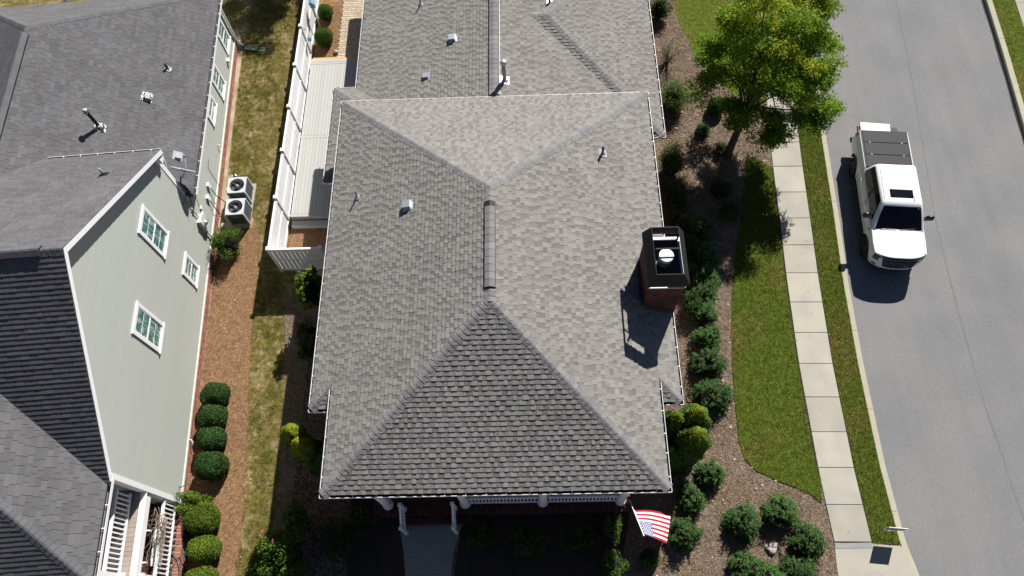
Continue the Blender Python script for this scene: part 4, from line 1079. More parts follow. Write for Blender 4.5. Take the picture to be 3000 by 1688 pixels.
# satellite dishes on the charcoal roof
def dish(px, py, label, size, rz, arm=True):
    p, n = onl('WE', px, py); w_ = Lw(*p)
    t = thing('satellite_dish', label, 'satellite dish', tuple(w_), rz, 'satellite dishes on the charcoal roof')
    b = MB(); b.tube([(0, 0, -.03), (0, 0, .36), (.06, .3, .68)], .028); b.obox((0, 0, .02), (.12, 0, -.07), (0, .1, 0), (.004, 0, .007)); b.tube([(.22, -.12, -.1), (0, .02, .30)], .012); b.tube([(.22, .12, -.1), (0, .02, .30)], .012); b.build('mast', m_hvacdk, t)
    b = MB(); prof = [(0, 0), (.4 * size, .025 * size), (.7 * size, .08 * size), (size, .17 * size), (size * 1.01, .165 * size), (.7 * size, .07 * size), (0, -.02)]
    b.lathe(prof, 28); me = b.mesh('reflector', m_dish); o = link('reflector', me, t, (.10, .50, .72), (R(-58), R(14), 0)); o.scale = (1, .88, 1)
    b = MB(); b.tube([(.06, .3, .55), (.08, .60 + .35 * size, .60), (.04, .75 * size + .72, .86)], .018); b.lathe([(.0, .0), (.035, .01), (.04, .09), (.0, .10)], 12, (.04, .75 * size + .71, .84)); b.build('feed_arm', m_dish, t)
    return t
d1 = dish(541, 566, 'larger grey satellite dish with cables near the gable wall', .46, R(-8))
b = MB()
b.tube([(.05, -.02, .3), (.18, .08, .45), (.25, .02, .3), (.12, -.06, .16), (.28, -.25, -.12), (.34, -.4, -.2)], .009)
b.tube([(.02, -.02, .3), (.2, -.1, .16), (.3, .0, .05), (.2, .1, .08), (.1, -.1, .05), (.12, -.5, 0), (.1, -.85, .02)], .008); b.build('cable', m_cable, d1)
dish(497, 563, 'smaller grey satellite dish half hidden behind the gable corner board', .33, R(4))

# ================================================================== WHITE FENCE
fence = thing('privacy_fence', 'long white vinyl privacy fence with capped posts beside the deck', 'fence', (-8.70, 2.0, 0))
FX = -8.70
posts = [-4.60, -2.32, -.09, 2.12, 4.35, 6.56, 8.78, 11.0, 13.2]
for y in posts:
    b = MB(); b.box(-.062, .062, y - 2 - .062, y - 2 + .062, 0, 1.82); p_ = b.build('post', m_vinyl, fence)
    b = MB(); b.bbox(-.085, .085, y - 2 - .085, y - 2 + .085, 1.8205, 1.87, .02); b.build('post_cap', m_vinyl, p_)
def bay(parent, a, c, fixed, axis):
    def bx(mb, u0, u1, w0, w1, z0, z1, bv=0):
        A = (w0 + fixed, w1 + fixed, u0, u1, z0, z1) if axis == 'y' else (u0, u1, w0 + fixed, w1 + fixed, z0, z1)
        (mb.bbox(*A, bv) if bv else mb.box(*A))
    for nm, z0, z1, hw in (('top_rail', 1.64, 1.78, .045), ('mid_rail', .90, .985, .036), ('bottom_rail', .06, .20, .045)):
        b = MB(); bx(b, a + .0625, c - .0625, -hw, hw, z0, z1, .008); b.build(nm, m_vinyl, parent)
    u = a + .07; n = max(1, int((c - a - .14) / .162)); w = (c - a - .14) / n
    for i in range(n):
        b = MB(); j = random.uniform(-.002, .002); bx(b, u + .0055, u + w - .0055, -.014 + j, .014 + j, .2005, 1.6395); b.build('picket', m_vinyl, parent); u += w
for y0, y1 in zip(posts[:-1], posts[1:]): bay(fence, y0 - 2, y1 - 2, 0, 'y')
# return to the house
b = MB(); b.box(2.0 - .062, 2.0 + .062, -6.6 - .062, -6.6 + .062, 0, 1.82); p_ = b.build('post', m_vinyl, fence)
b = MB(); b.bbox(2.0 - .085, 2.0 + .085, -6.6 - .085, -6.6 + .085, 1.8205, 1.87, .02); b.build('post_cap', m_vinyl, p_)
bay(fence, 0, 2.0, -6.6, 'x'); bay(fence, 2.0, 3.52, -6.6, 'x')

# ================================================================== DECK
deck = thing('deck', 'pale grey composite deck between the white fence and the house', 'deck', (-6.9, 1.5, 0))
x = -8.50
while x < -5.25:
    for (y0, y1) in ((-2.30, 1.45), (1.60, 5.52)):
        b = MB(); b.bbox(x + 6.9 + .003, x + 6.9 + .137, y0 - 1.5, y1 - 1.5, .47, .50 + random.uniform(0, .002), .004); b.build('deck_board', m_deck, deck)
    x += .1405
for (y0, y1, z) in ((1.455, 1.595, .503), (5.525, 5.665, .503), (5.67, 5.81, .502), (-2.44, -2.305, .503)):
    b = MB(); b.bbox(-1.62, 1.62, y0 - 1.5, y1 - 1.5, z - .03, z, .004); b.build('border_board', m_deck, deck)
b = MB(); b.box(-1.60, 1.6, -2.40 - 1.5, 5.78 - 1.5, .05, .468); b.build('deck_frame', m_deckdk, deck)
b = MB(); b.box(-1.62, 1.62, 5.815 - 1.5, 5.86 - 1.5, .28, .495); b.bbox(-1.62, 1.62, 5.98 - 1.5, 6.14 - 1.5, .22, .26, .004); b.build('step_timber', m_tan, deck)
b = MB(); b.bbox(-1.62, 1.62, 5.862 - 1.5, 5.978 - 1.5, .18, .24, .004); b.build('step_board', m_deck, deck)
b = MB(); b.bbox(-1.60, 1.6, -2.74 - 1.5, -2.46 - 1.5, .20, .235, .004); b.box(-1.60, 1.6, -2.725 - 1.5, -2.70 - 1.5, .02, .199); b.build('step_board', m_deck, deck)
# bird house and feeder on the fence
t = thing('bird_house', 'blue grey bird house on a thin pole against the fence', 'bird house', (-8.42, 8.15, 0))
b = MB(); b.tube([(0, 0, 0), (0, 0, 1.35)], .02); b.build('pole', m_vinyl, t)
b = MB(); b.box(-.10, .10, -.10, .10, 1.35, 1.62); bo = b.build('box', m_blue, t)
b = MB(); b.add([(-.14, -.14, 1.60), (.14, -.14, 1.60), (.14, .14, 1.60), (-.14, .14, 1.60), (0, -.14, 1.74), (0, .14, 1.74)], [(0, 4, 5, 3), (4, 1, 2, 5), (0, 1, 4), (2, 3, 5)]); b.build('roof', m_blue, t)
t = thing('bird_feeder', 'small blue feeder hanging beside a picket of the fence', 'bird feeder', (-8.50, 6.5, 0))
b = MB(); b.box(-.06, .06, -.07, .07, .98, 1.18); b.build('tray', m_blue, t); b = MB(); b.beam((-.13, 0, 1.66), (0, 0, 1.66), .02, .02); b.tube([(0, 0, 1.65), (0, 0, 1.18)], .008); b.build('hook', m_black, t)
t = thing('garden_stone', 'round brown stone in the courtyard bed below the lower ball shrub', 'stone', (-7.55, 6.62, .06))
b = MB(); b.lathe([(0, -.06), (.10, -.03), (.12, .03), (.08, .09), (0, .11)], 12); b.build('stone', m_stone, t)

# ================================================================== AIR CONDITIONERS
b = MB(); b.prism([(-11.50, -2.62), (-10.30, -2.62), (-10.30, -.50), (-11.50, -.50)][::1], -.02, .09); tag(b.build('equipment_pad', m_concrete), 'concrete pad under the two air conditioners', 'concrete pad')
def condenser(loc, label):
    t = thing('air_conditioner', label, 'air conditioner', loc, R(2.5), 'air conditioners beside the sided house')
    w = .36; h = .80
    b = MB()
    for sx in (-1, 1):
        for sy in (-1, 1): b.box(sx * w - .03, sx * w + .03, sy * w - .03, sy * w + .03, 0, h)
    b.box(-w, w, -w, w, 0, .05); b.build('cabinet', m_hvac, t)
    b = MB(); b.box(-w + .04, w - .04, -w + .04, w - .04, .05, .62); b.build('coil', m_hvacdk, t)
    b = MB(); z = .07
    while z < h - .08:
        b.box(-w + .03, w - .03, -w - .012, -w + .004, z, z + .016); b.box(-w + .03, w - .03, w - .004, w + .012, z, z + .016)
        b.box(-w - .012, -w + .004, -w + .03, w - .03, z, z + .016); b.box(w - .004, w + .012, -w + .03, w - .03, z, z + .016); z += .034
    for k in range(7):
        u = -w + .05 + k * (2 * w - .1) / 6
        b.box(u - .012, u + .012, -w - .02, -w - .0125, .05, h); b.box(-w - .02, -w - .0125, u - .012, u + .012, .05, h); b.box(w + .0125, w + .02, u - .012, u + .012, .05, h)
    tag(b.build('louvre', m_hvacdk, t), kind='stuff')
    # top plate with its round opening
    b = MB(); n = 40; vs = []; r = .305
    for j in range(n):
        a = 2 * math.pi * j / n; c_, s_ = math.cos(a), math.sin(a); k = .375 / max(abs(c_), abs(s_)); k = min(k, .385 * 1.30)
        vs += [(c_ * r, s_ * r, h + .03), (c_ * k, s_ * k, h + .03), (c_ * k * 1.005, s_ * k * 1.005, h - .02), (c_ * r, s_ * r, h - .12)]
    fs = []
    for j in range(n):
        i = (j + 1) % n
        fs += [(4 * j, 4 * j + 1, 4 * i + 1, 4 * i), (4 * j + 1, 4 * j + 2, 4 * i + 2, 4 * i + 1), (4 * j, 4 * i, 4 * i + 3, 4 * j + 3)]
    b.add(vs, fs); b.build('top_plate', m_hvac, t)
    b = MB(); b.lathe([(0, h - .02), (.06, h - .03), (.065, h - .14), (0, h - .15)], 14); f = b.build('fan_motor', m_galv, t)
    b = MB()
    for k in range(4):
        a = k * math.pi / 2 + .4
        rows = []
        for q in (.06, .17, .285):
            p0 = (q * math.cos(a - .38), q * math.sin(a - .38), h - .17); p1 = (q * math.cos(a + .38), q * math.sin(a + .38), h - .09); rows.append([p0, p1])
        b.grid(rows)
    b.build('fan_blade', m_hvacdk, f)
    b = MB()
    for k in range(8):
        a = k * math.pi / 4 + .2; b.tube([(.07 * math.cos(a), .07 * math.sin(a), h + .045), (.315 * math.cos(a), .315 * math.sin(a), h + .035)], .004, 5)
    for q in (.10, .19, .26): b.tube([(q * math.cos(a), q * math.sin(a), h + .045 - q * .03) for a in np.linspace(0, 2 * math.pi, 25)], .0035, 5, caps=False)
    b.build('fan_guard', m_black, t)
    return t
condenser((-10.74, -1.10, .091), 'upper grey air conditioner on the pad, beside the utility faucet')
condenser((-10.66, -2.13, .091), 'lower grey air conditioner on the pad, next to the loose round bush')
b = MB(); b.tube([(-11.35, -.35, 0), (-11.35, -.35, .38), (-11.2, -.35, .42), (-11.08, -.38, .30)], .03); b.lathe([(0, .34), (.07, .36), (.08, .46), (0, .5)], 12, (-11.1, -.33, 0)); b.lathe([(0, .24), (.06, .26), (.06, .36), (0, .38)], 12, (-11.26, -.28, 0))
tag(b.build('water_valve', m_patchy), 'white painted water valve above the upper air conditioner', 'valve')
# splash block
t = thing('splash_block', 'pale green plastic splash tray under the downspout', 'splash block', (-11.55, 7.05, 0), R(-5))
b = MB(); P = []
for x, hw, z in ((-.30, .11, .05), (-.25, .12, .02), (.25, .17, .02), (.30, .17, .02)):
    P.append([(x, -hw, .10), (x, -hw + .03, z), (x, hw - .03, z), (x, hw, .10)])
b.grid(P, smooth=False); b.grid([[(p[0], p[1], -0.01) if k in (0, 3) else (p[0], p[1], -.01) for k, p in enumerate(r)] for r in P], flip=True, smooth=False)
b.add([(-.30, -.11, -.01), (-.30, .11, -.01), (-.30, .11, .10), (-.30, -.11, .10)], [(0, 1, 2, 3)]); b.build('tray', m_splash, t)
b = MB(); b.bbox(.36, .66, -.14, .10, 0, .035, .01); b.build('flat_stone', m_splash, t)

# ================================================================== PICKUP TRUCK   (local: x forward, y to its left, z up)
fwd = (-math.sin(R(5.19)), -math.cos(R(5.19)))
truck = thing('pickup_truck', 'white crew cab pickup truck with black bed cover parked by the kerb', 'pickup truck', (15.285, -2.68, -.012), math.atan2(fwd[1], fwd[0]))
AX = (1.87, -1.87); RW_, ZC, RA = .415, .415, .50
zt = [.40, .52, .75, .95, 1.10, 1.22, 1.30, 1.42]; yt = [.90, .965, 1.005, 1.012, .995, .965, .955, .935]
def ypro(z): return float(np.interp(z, zt, yt))
def taper(x):
    t = 1.0
    if x > 1.9: t -= .045 * ((x - 1.9) / .6) ** 2
    if x < -2.6: t -= .02 * ((-x - 2.6) / .45) ** 2
    return t
def ztop(x): return float(np.interp(x, [-3.05, -1.22, -1.2, .6, 1.4, 2.5], [1.37, 1.37, 1.30, 1.275, 1.235, 1.17]))
def zbot(x):
    z = .43 if x < 2.2 else .43
    for a in AX:
        if abs(x - a) < RA: z = max(z, ZC + math.sqrt(RA ** 2 - (x - a) ** 2))
    return z
xs = sorted(set(list(np.linspace(-3.02, 2.46, 56)) + [a + d for a in AX for d in (-.5, -.497, -.48, -.44, .44, .48, .497, .5)]))
b = MB()
for sg in (1, -1):
    rows = []
    for x in xs:
        z0, z1 = zbot(x), ztop(x)
        row = []
        for k in range(12):
            f = k / 11; z = z0 + (z1 - z0) * f; y = ypro(z) * taper(x)
            for a in AX:      # flared arches
                d = math.hypot(x - a, z - ZC)
                if RA - .01 < d < RA + .16: y += .030 * (1 - (d - RA) / .16)
            row.append((x, sg * y, z))
        row.append((x, sg * (row[-1][1] * sg - .05), z1 + .004))
        rows.append(row)
    b.grid(rows, flip=sg < 0)
# rear face
rowsR = [[(-3.02, y, z) for y in np.linspace(-ypro(z) * taper(-3.02), ypro(z) * taper(-3.02), 9)] for z in np.linspace(.62, 1.37, 6)]
b.grid(rowsR, smooth=False, flip=True)
# front fascia: rows by height, bowed in plan
zfz = [.40, .50, .62, .74, .88, 1.0, 1.08, 1.17]; zfx = [2.74, 2.82, 2.86, 2.86, 2.83, 2.80, 2.76, 2.68]
YH = np.linspace(-1, 1, 25)
def fpt(u, z, off=0.0):
    xf = float(np.interp(z, zfz, zfx)); h = ypro(z) * taper(2.46)
    x = xf - (xf - 2.46) * abs(u) ** 3.2 * 1.0
    return np.array([x + off, u * h, z])
b.grid([[fpt(u, z) for u in YH] for z in zfz])
b.add([fpt(u, .40) for u in YH] + [(2.2, u * .88, .36) for u in YH], [(i, i + 1, 25 + i + 1, 25 + i) for i in range(24)])
b.build('body', m_paint, truck)
# hood
b = MB(); rows = []
for f in np.linspace(0, 1, 12):
    row = []
    for u in np.linspace(-1, 1, 21):
        xb = 1.47 - .16 * u * u; xfr = fpt(u * .965, 1.17)[0] - .004
        x = xb + (xfr - xb) * f; h = (ypro(1.2) * taper(x) - .045)
        z = ztop(x) + .012 + .055 * (1 - abs(u) ** 3) * (1 - .55 * f) - (.025 if abs(u) > .97 else 0) - .02 * f ** 6
        if .52 < abs(u) < .62: z += .012 * (1 - f)
        row.append((x, u * h, z))
    rows.append(row)
b.grid(rows, flip=False); b.build('hood', m_paint, truck)
b = MB(); b.grid([[(1.49 - .16 * u * u, u * .90, 1.262), (1.60 - .16 * u * u, u * .90, 1.268)] for u in np.linspace(-1, 1, 11)]); b.build('cowl', m_trim, truck)
# cab
b = MB()
BL = [(-1.20, .925, 1.29), (1.52, .925, 1.26)]
def cab_out(f):        # f 0 belt .. 1 roof ; returns xr, xf, y
    z = 1.25 + .62 * f
    return -1.20 + .16 * f, 1.52 - .74 * f ** .92, .945 - .205 * f ** 1.15, z
lv = [0, .2, .4, .6, .8, .92, 1.0, 1.035, 1.05]
rows = []
for f in lv:
    ff = min(f, 1.0); x0, x1, yh, z = cab_out(ff); z += (f - ff) * 1.2
    ins = {1.035: .05, 1.05: .13}.get(f, 0); x0 += ins; x1 -= ins * 1.3; yh -= ins
    cut = .10 if f > .9 else .05
    P = []
    for (cx_, cy_) in ((x1, yh), (x0, yh), (x0, -yh), (x1, -yh)):
        sx = 1 if cx_ == x1 else -1; sy = 1 if cy_ > 0 else -1
        a1 = (cx_ - sx * cut, cy_, z); a2 = (cx_, cy_ - sy * cut, z); am = (cx_ - sx * cut * .3, cy_ - sy * cut * .3, z)
        P += [a2, am, a1] if (sx * sy > 0) else [a1, am, a2]
    P.insert(0, (x1 + .03 * (1 - ff * .5), 0, z)); P.append(P[0]); rows.append(P)
b.grid(rows, flip=False)
top = rows[-1][:-1]; n0 = len(top); b.add(top + [((top[0][0] + top[5][0]) / 2, 0, top[0][2] + .018)], [(i, (i + 1) % n0, n0) for i in range(n0)], 0, True)
cab = b.build('cab', m_paint, truck)
def cab_pt(side, s, f, off):
    x0, x1, yh, z = cab_out(f)
    if side == 'front': return np.array([x1 + .03 * (1 - f * .5) * (1 - abs(s) ** 1.0) + off, s * (yh - .05), z + off * .8])
    if side == 'rear': return np.array([x0 - off, s * (yh - .05), z])
    sg = 1 if side == 'left' else -1
    return np.array([x0 + (x1 - x0) * s, sg * (yh + off), z + off * .35])
b = MB(); b.grid([[cab_pt('front', s, f, .014) for s in np.linspace(-.96, .96, 13)] for f in np.linspace(.03, .95, 6)]); ws = b.build('windshield', m_carglass, truck)
b = MB(); b.tube([cab_pt('front', -.75, .06, .03), cab_pt('front', -.1, .09, .035)], .010, 6); b.tube([cab_pt('front', .05, .06, .03), cab_pt('front', .75, .12, .03)], .010, 6); b.build('wiper', m_trim, ws)
b = MB(); b.add([cab_pt('front', .86, .90, .018), cab_pt('front', .80, .90, .018), cab_pt('front', .80, .86, .018), cab_pt('front', .86, .86, .018)], [(0, 1, 2, 3)]); b.build('sticker', m_white, ws)
for side in ('left', 'right'):
    for nm, s0, s1, sl0, sl1 in (('rear_window', .06, .46, .10, .47), ('front_window', .50, .86, .51, .955)):
        b = MB(); b.grid([[cab_pt(side, (s0 + (s1 - s0) * t) if f > .5 else (s0 if False else s0 + (s1 - s0) * t) + (0), f, .012) for t in np.linspace(0, 1, 5)] for f in (.08, .3, .6, .88)], flip=side == 'left'); b.build(nm, m_carglass, truck)
    b = MB(); b.grid([[cab_pt(side, s, f, .006) for s in np.linspace(.045, .89, 9)] for f in (.045, .5, .92)], flip=side == 'left'); b.build('window_surround', m_trim, truck)
b = MB(); b.grid([[cab_pt('rear', s, f, .01) for s in np.linspace(-.85, .85, 5)] for f in (.1, .85)], flip=True); b.build('back_glass', m_carglass, truck)
# roof details
zr_ = 1.25 + .62 + .06 + .004
b = MB(); b.bbox(.13, .50, -.43, .43, zr_ - .04, zr_ + .018, .012); b.build('sunroof', m_carglass, truck)
b = MB(); b.grid([[(x, sg * .655, zr_ - .014), (x, sg * .640, zr_ - .008)] for x in np.linspace(-.9, .6, 8) for sg in (1,)]); b.grid([[(x, -.655, zr_ - .014), (x, -.640, zr_ - .008)] for x in np.linspace(-.9, .6, 8)]); b.build('roof_channel', m_trim, truck)
b = MB(); b.add([(.50, .44, zr_ - .01), (.66, .44, zr_ - .01), (.52, .44, zr_ + .06), (.50, .455, zr_ - .01), (.66, .455, zr_ - .01), (.52, .455, zr_ + .06)], [(0, 1, 2), (3, 5, 4), (0, 2, 5, 3), (1, 4, 5, 2)]); b.build('antenna_fin', m_paint, truck)
b = MB(); b.box(-1.10, -1.065, -.26, .26, zr_ - .06, zr_ - .03); b.build('brake_lamp', m_red, truck)
# bed cover in three folding panels, clips, rails
for x0, x1 in ((-3.0, -2.418), (-2.412, -1.828), (-1.822, -1.24)):
    b = MB(); b.bbox(x0, x1, -.86, .86, 1.365, 1.405, .015); o = b.build('bed_cover_panel', m_tonneau, truck)
for x in (-2.415, -1.825):
    for y in (-.62, .62):
        b = MB(); b.box(x - .035, x + .035, y - .03, y - .008, 1.4055, 1.412); b.box(x - .035, x + .035, y + .008, y + .03, 1.4055, 1.412); b.build('cover_hinge', m_hvacdk if False else m_lead, truck)
b = MB(); b.box(-3.0, -1.23, .865, .905, 1.36, 1.395); b.box(-3.0, -1.23, -.905, -.865, 1.36, 1.395); b.build('bed_rail', m_trim, truck)
# open tailgate
b = MB(); b.bbox(-3.56, -3.03, -.80, .80, .86, .93, .01); b.build('tailgate', m_trim, truck)
b = MB(); b.bbox(-3.22, -3.03, -.98, .98, .50, .66, .02); b.build('rear_bumper', m_trim, truck)
for sg in (1, -1):
    b = MB(); b.bbox(-3.035, -2.88, sg * .93 - .045 if sg > 0 else -.985, .985 if sg > 0 else -.885, .98, 1.31, .015); b.build('tail_lamp', m_red, truck)
# front face: grille, lamps, bumper slots
def patch(name, mat, us, zs, off, parent=truck):
    b = MB(); b.grid([[fpt(u, z, off) for u in us] for z in zs]); return b.build(name, mat, parent)
def trap(name, mat, u_lo, u_hi, z0, z1, off, n=13, parent=truck):
    b = MB(); b.grid([[fpt(u, z0 + (z1 - z0) * f, off) for u in np.linspace(-(u_lo + (u_hi - u_lo) * f), u_lo + (u_hi - u_lo) * f, n)] for f in np.linspace(0, 1, 5)]); return b.build(name, mat, parent)
gr = trap('grille', m_gloss, .56, .70, .70, 1.10, .010)
for z in (.76, .85, .94, 1.03):
    b = MB(); hw = .56 + .14 * (z - .70) / .40 - .03
    rows = [[fpt(u, z, .012), fpt(u, z + .015, .045), fpt(u, z + .03, .012)] for u in np.linspace(-hw, hw, 13)]
    b.grid(rows, smooth=False); b.build('grille_bar', m_rim if z < 1 else m_gloss, gr)
patch('hood_lip', m_gloss, np.linspace(-.74, .74, 13), (1.105, 1.16), .012)
for sg in (1, -1):
    us = np.linspace(.74, .975, 6) * sg
    if sg < 0: us = us[::-1]
    hl = patch('headlamp', m_gloss, us, (.86, .95, 1.04, 1.12), .014)
    us2 = np.linspace(.735, .79, 3) * sg; us2 = us2 if sg > 0 else us2[::-1]
    patch('running_lamp', m_white, us2, (.80, .95, 1.08), .022, hl)
    us3 = np.linspace(.735, .90, 4) * sg; us3 = us3 if sg > 0 else us3[::-1]
    patch('running_lamp', m_white, us3, (.865, .895), .024, hl)
    us4 = np.linspace(.78, .92, 4) * sg; us4 = us4 if sg > 0 else us4[::-1]
    patch('fog_lamp', m_gloss, us4, (.56, .66), .012)
trap('lower_intake', m_trim, .50, .60, .47, .60, .010)
b = MB(); b.box(2.845, 2.885, -.16, .16, .47, .58); b.build('plate_holder', m_trim, truck)
b = MB(); b.bbox(2.2, 2.72, -.72, .72, .28, .40, .02); b.build('skid_plate', m_trim, truck)
# lettering on the grille, as on the photographed truck
cu = bpy.data.curves.new('grille_letters', 'FONT'); cu.body = 'GMC'; cu.size = .20; cu.extrude = .012; cu.align_x = 'CENTER'; cu.space_character = 1.25
tmp = bpy.data.objects.new('tmp_letters', cu); COL.objects.link(tmp)
dg = bpy.context.evaluated_depsgraph_get(); me = bpy.data.meshes.new_from_object(tmp.evaluated_get(dg)); bpy.data.objects.remove(tmp)
me.materials.clear(); me.materials.append(m_chrome)
lt = link('grille_letters', me, truck, (2.885, 0, .82), (R(90), 0, R(90))); lt.scale = (1.25, .85, 1)
# chassis underside, wheel wells
b = MB(); b.box(-2.95, 2.5, -.80, .80, .30, .60)
for a in AX:
    for sg in (1, -1):
        n = 14; r0 = []; r1 = []
        for k in range(n + 1):
            t = math.pi * k / n; r0.append((a + RA * math.cos(t), sg * .99, ZC + RA * math.sin(t))); r1.append((a + RA * math.cos(t), sg * .62, ZC + RA * math.sin(t)))
        b.grid([r0, r1]); b.add([(p[0], p[1], p[2]) for p in r1] + [(a - RA, sg * .62, .3), (a + RA, sg * .62, .3)], [tuple(range(n + 3))])
b.build('chassis', m_trim, truck)
b = MB(); b.box(-1.30, 1.30, .86, .985, .36, .44); b.box(-1.30, 1.30, -.985, -.86, .36, .44); b.build('running_board', m_trim, truck)
def wheel(x, sg):
    w = bpy.data.objects.new('wheel', None); COL.objects.link(w); w.parent = truck; w.location = (x, sg * .845, RW_ + .002); w.rotation_euler = (0, 0, 0 if sg > 0 else math.pi)
    b = MB(); b.lathe([(.26, -.13), (.33, -.15), (.395, -.14), (RW_, -.10), (RW_, .10), (.395, .14), (.33, .15), (.265, .13)], 36, axis='y'); b.build('tyre', m_tyre, w)
    b = MB(); b.lathe([(.265, -.12), (.255, .10), (.268, .13)], 32, axis='y'); b.lathe([(0, .10), (.06, .105), (.075, .085), (.24, .045), (.25, .04)], 24, axis='y', mi=1)
    for k in range(6):
        a = k * math.pi / 3
        for d in (-.13, .13):
            c0 = np.array([.05 * math.cos(a), .10, .05 * math.sin(a)]); c1 = np.array([.262 * math.cos(a + d), .115, .262 * math.sin(a + d)])
            b.beam(c0, c1, .035, .03, up=(0, 1, 0))
    b.build('rim', [m_rim, m_trim], w)
for x in AX:
    for sg in (1, -1): wheel(x, sg)
# doors: shut lines, handles, mirrors, vents, flares
for sg in (1, -1):
    for xd in (1.28, .16, -.98, -1.215):
        b = MB(); rows = []
        for z in np.linspace(.50, 1.26, 10): rows.append([(xd - .006, sg * (ypro(z) * taper(xd) + .0015), z), (xd + .006, sg * (ypro(z) * taper(xd) + .0015), z)])
        b.grid(rows, flip=sg > 0); b.build('shut_line', m_trim, truck)
    for xd in (.30, -.80):
        y = ypro(1.12) * taper(xd); b = MB(); b.bbox(xd - .13, xd + .08, min(sg * y, sg * (y + .045)), max(sg * y, sg * (y + .045)), 1.10, 1.135, .01); b.build('door_handle', m_paint, truck)
    b = MB(); b.bbox(1.36, 1.50, min(sg * .99, sg * 1.006), max(sg * .99, sg * 1.006), 1.05, 1.10, .004); b.build('fender_vent', m_trim, truck)
    mr = MB(); mr.beam((.98, sg * .93, 1.29), (1.02, sg * 1.08, 1.36), .13, .08); mi_ = mr.build('mirror', m_trim, truck)
    c = MB(); sec = []
    for yy, g_ in ((1.04, .75), (1.07, 1.0), (1.24, 1.0), (1.29, .8), (1.31, .35)):
        sec.append([(1.02 + .085 * g_ * math.cos(t) + .0, sg * yy, 1.42 + .14 * g_ * math.sin(t)) for t in np.linspace(0, 2 * math.pi, 13)])
    c.grid(sec, flip=sg < 0); c.build('mirror_shell', m_gloss, mi_)
    for a in AX:
        b = MB(); rows = []
        for k in range(19):
            t = math.pi * k / 18; q = []
            for r_, yo in ((RA - .005, .0), (RA + .0, .045), (RA + .05, .040), (RA + .055, .0)):
                x = a + r_ * math.cos(t); z = ZC + r_ * math.sin(t); q.append((x, sg * (ypro(max(z, .43)) * taper(x) + yo), z))
            rows.append(q)
        b.grid(rows, flip=sg < 0); b.build('arch_trim', m_trim, truck)
t = thing('foam_board', 'cream rigid board lying on the open tailgate', 'board', (0, 0, 0))
t.parent = None
Mt = Matrix.Translation(truck.location) @ Matrix.Rotation(truck.rotation_euler.z, 4, 'Z')
t.location = Mt @ Vector((-3.30, -.01, .955)); t.rotation_euler = (0, 0, truck.rotation_euler.z - R(2))
b = MB(); b.bbox(-.38, .34, -.70, .48, 0, .06, .004); b.build('panel', m_foam, t)

# ================================================================== FLAG ON THE PORCH COLUMN
flag = thing('flag', 'american flag on a slanted pole from the right porch column', 'flag', (3.98, -13.99, 0))
F0 = np.array([4.10, -14.0, 1.95]); F1 = np.array([4.30, -15.24, 3.12]); O = np.array([3.98, -13.99, 0.0])
b = MB(); b.tube([F0 - O, F1 - O + (F1 - F0) * .02], .014, 10); pl = b.build('flagpole', m_white, flag)
b = MB(); b.lathe([(0, -.03), (.025, -.02), (.03, .01), (0, .03)], 12, tuple(F1 - O + (F1 - F0) * .03)); b.build('finial', m_white, pl)
b = MB(); b.tube([F0 - O + (0, .0, -.03), F0 - O + (F1 - F0) * .06], .028, 10); b.obox(F0 - O + (-.03, .03, 0), (.03, .0, 0), (0, .03, 0), (0, 0, .06)); b.build('bracket', m_black, pl)
H0 = F0 + (F1 - F0) * .36; H1 = F1 * .99 + F0 * .01
Fa = np.array([5.36, -14.55, 2.05]); Fb = np.array([5.06, -15.46, 2.55])
def fl_pt(u, v, off=0.0):
    """u along hoist from the foot (0) to the tip (1), v along the fly"""
    a = H0 * (1 - u) + H1 * u; c = Fa * (1 - u) + Fb * u
    p = a * (1 - v) + c * v
    p = p + np.array([0, 0, 1.0]) * (.10 * math.sin(math.pi * v) + .035 * math.sin(7 * v + 2 * u) * v) + np.array([0, .05, 0]) * math.sin(math.pi * v) * (1 - u)
    if off:
        du = fl_pt(min(u + .01, 1), v) - fl_pt(max(u - .01, 0), v); dv = fl_pt(u, min(v + .01, 1)) - fl_pt(u, max(v - .01, 0))
        n = np.cross(dv, du); n /= np.linalg.norm(n); n = n if n[2] > 0 else -n
        p = p + n * off
    return p - O if off == 0 else p
def fp(u, v, off=0): return fl_pt(u, v) if not off else fl_pt(u, v, off) - 0
b = MB(); NV = 28
vs = [0.0, .035] + list(np.linspace(.035, 1, NV))[1:]
for s in range(13):                                     # stripe 0 is at the foot of the hoist
    u0, u1 = s / 13, (s + 1) / 13
    for i in range(len(vs) - 1):
        v0, v1 = vs[i], vs[i + 1]
        if i == 0: mi = 0
        elif s >= 6 and v1 < .435: mi = 2
        else: mi = 1 if s % 2 == 0 else 0
        b.add([fl_pt(u0, v0), fl_pt(u0, v1), fl_pt(u1, v1), fl_pt(u1, v0)], [(0, 1, 2, 3)], mi, True)
cloth = b.build('cloth', [m_flagw, m_flagr, m_flagb], flag)
b = MB()
for r_ in range(9):
    for k in range(6 if r_ % 2 == 0 else 5):
        u = 6 / 13 + (7 / 13) * (r_ + 1) / 10; v = .045 + .38 * ((2 * k + 1 if r_ % 2 == 0 else 2 * k + 2)) / 12
        for sgn in (.004, -.004):
            c = fl_pt(u, v, sgn) - O
            eu = fl_pt(u + .005, v) - fl_pt(u - .005, v); eu /= np.linalg.norm(eu); ev = fl_pt(u, v + .005) - fl_pt(u, v - .005); ev /= np.linalg.norm(ev)
            pts = [c]
            for q in range(10):
                a = math.pi / 2 + q * math.pi / 5; rad = .031 if q % 2 == 0 else .0145
                pts.append(c + eu * rad * math.sin(a) + ev * rad * math.cos(a))
            b.add(pts, [(0, 1 + q, 1 + (q + 1) % 10) for q in range(10)])
tag(b.build('star', m_flagw, cloth), kind='stuff')

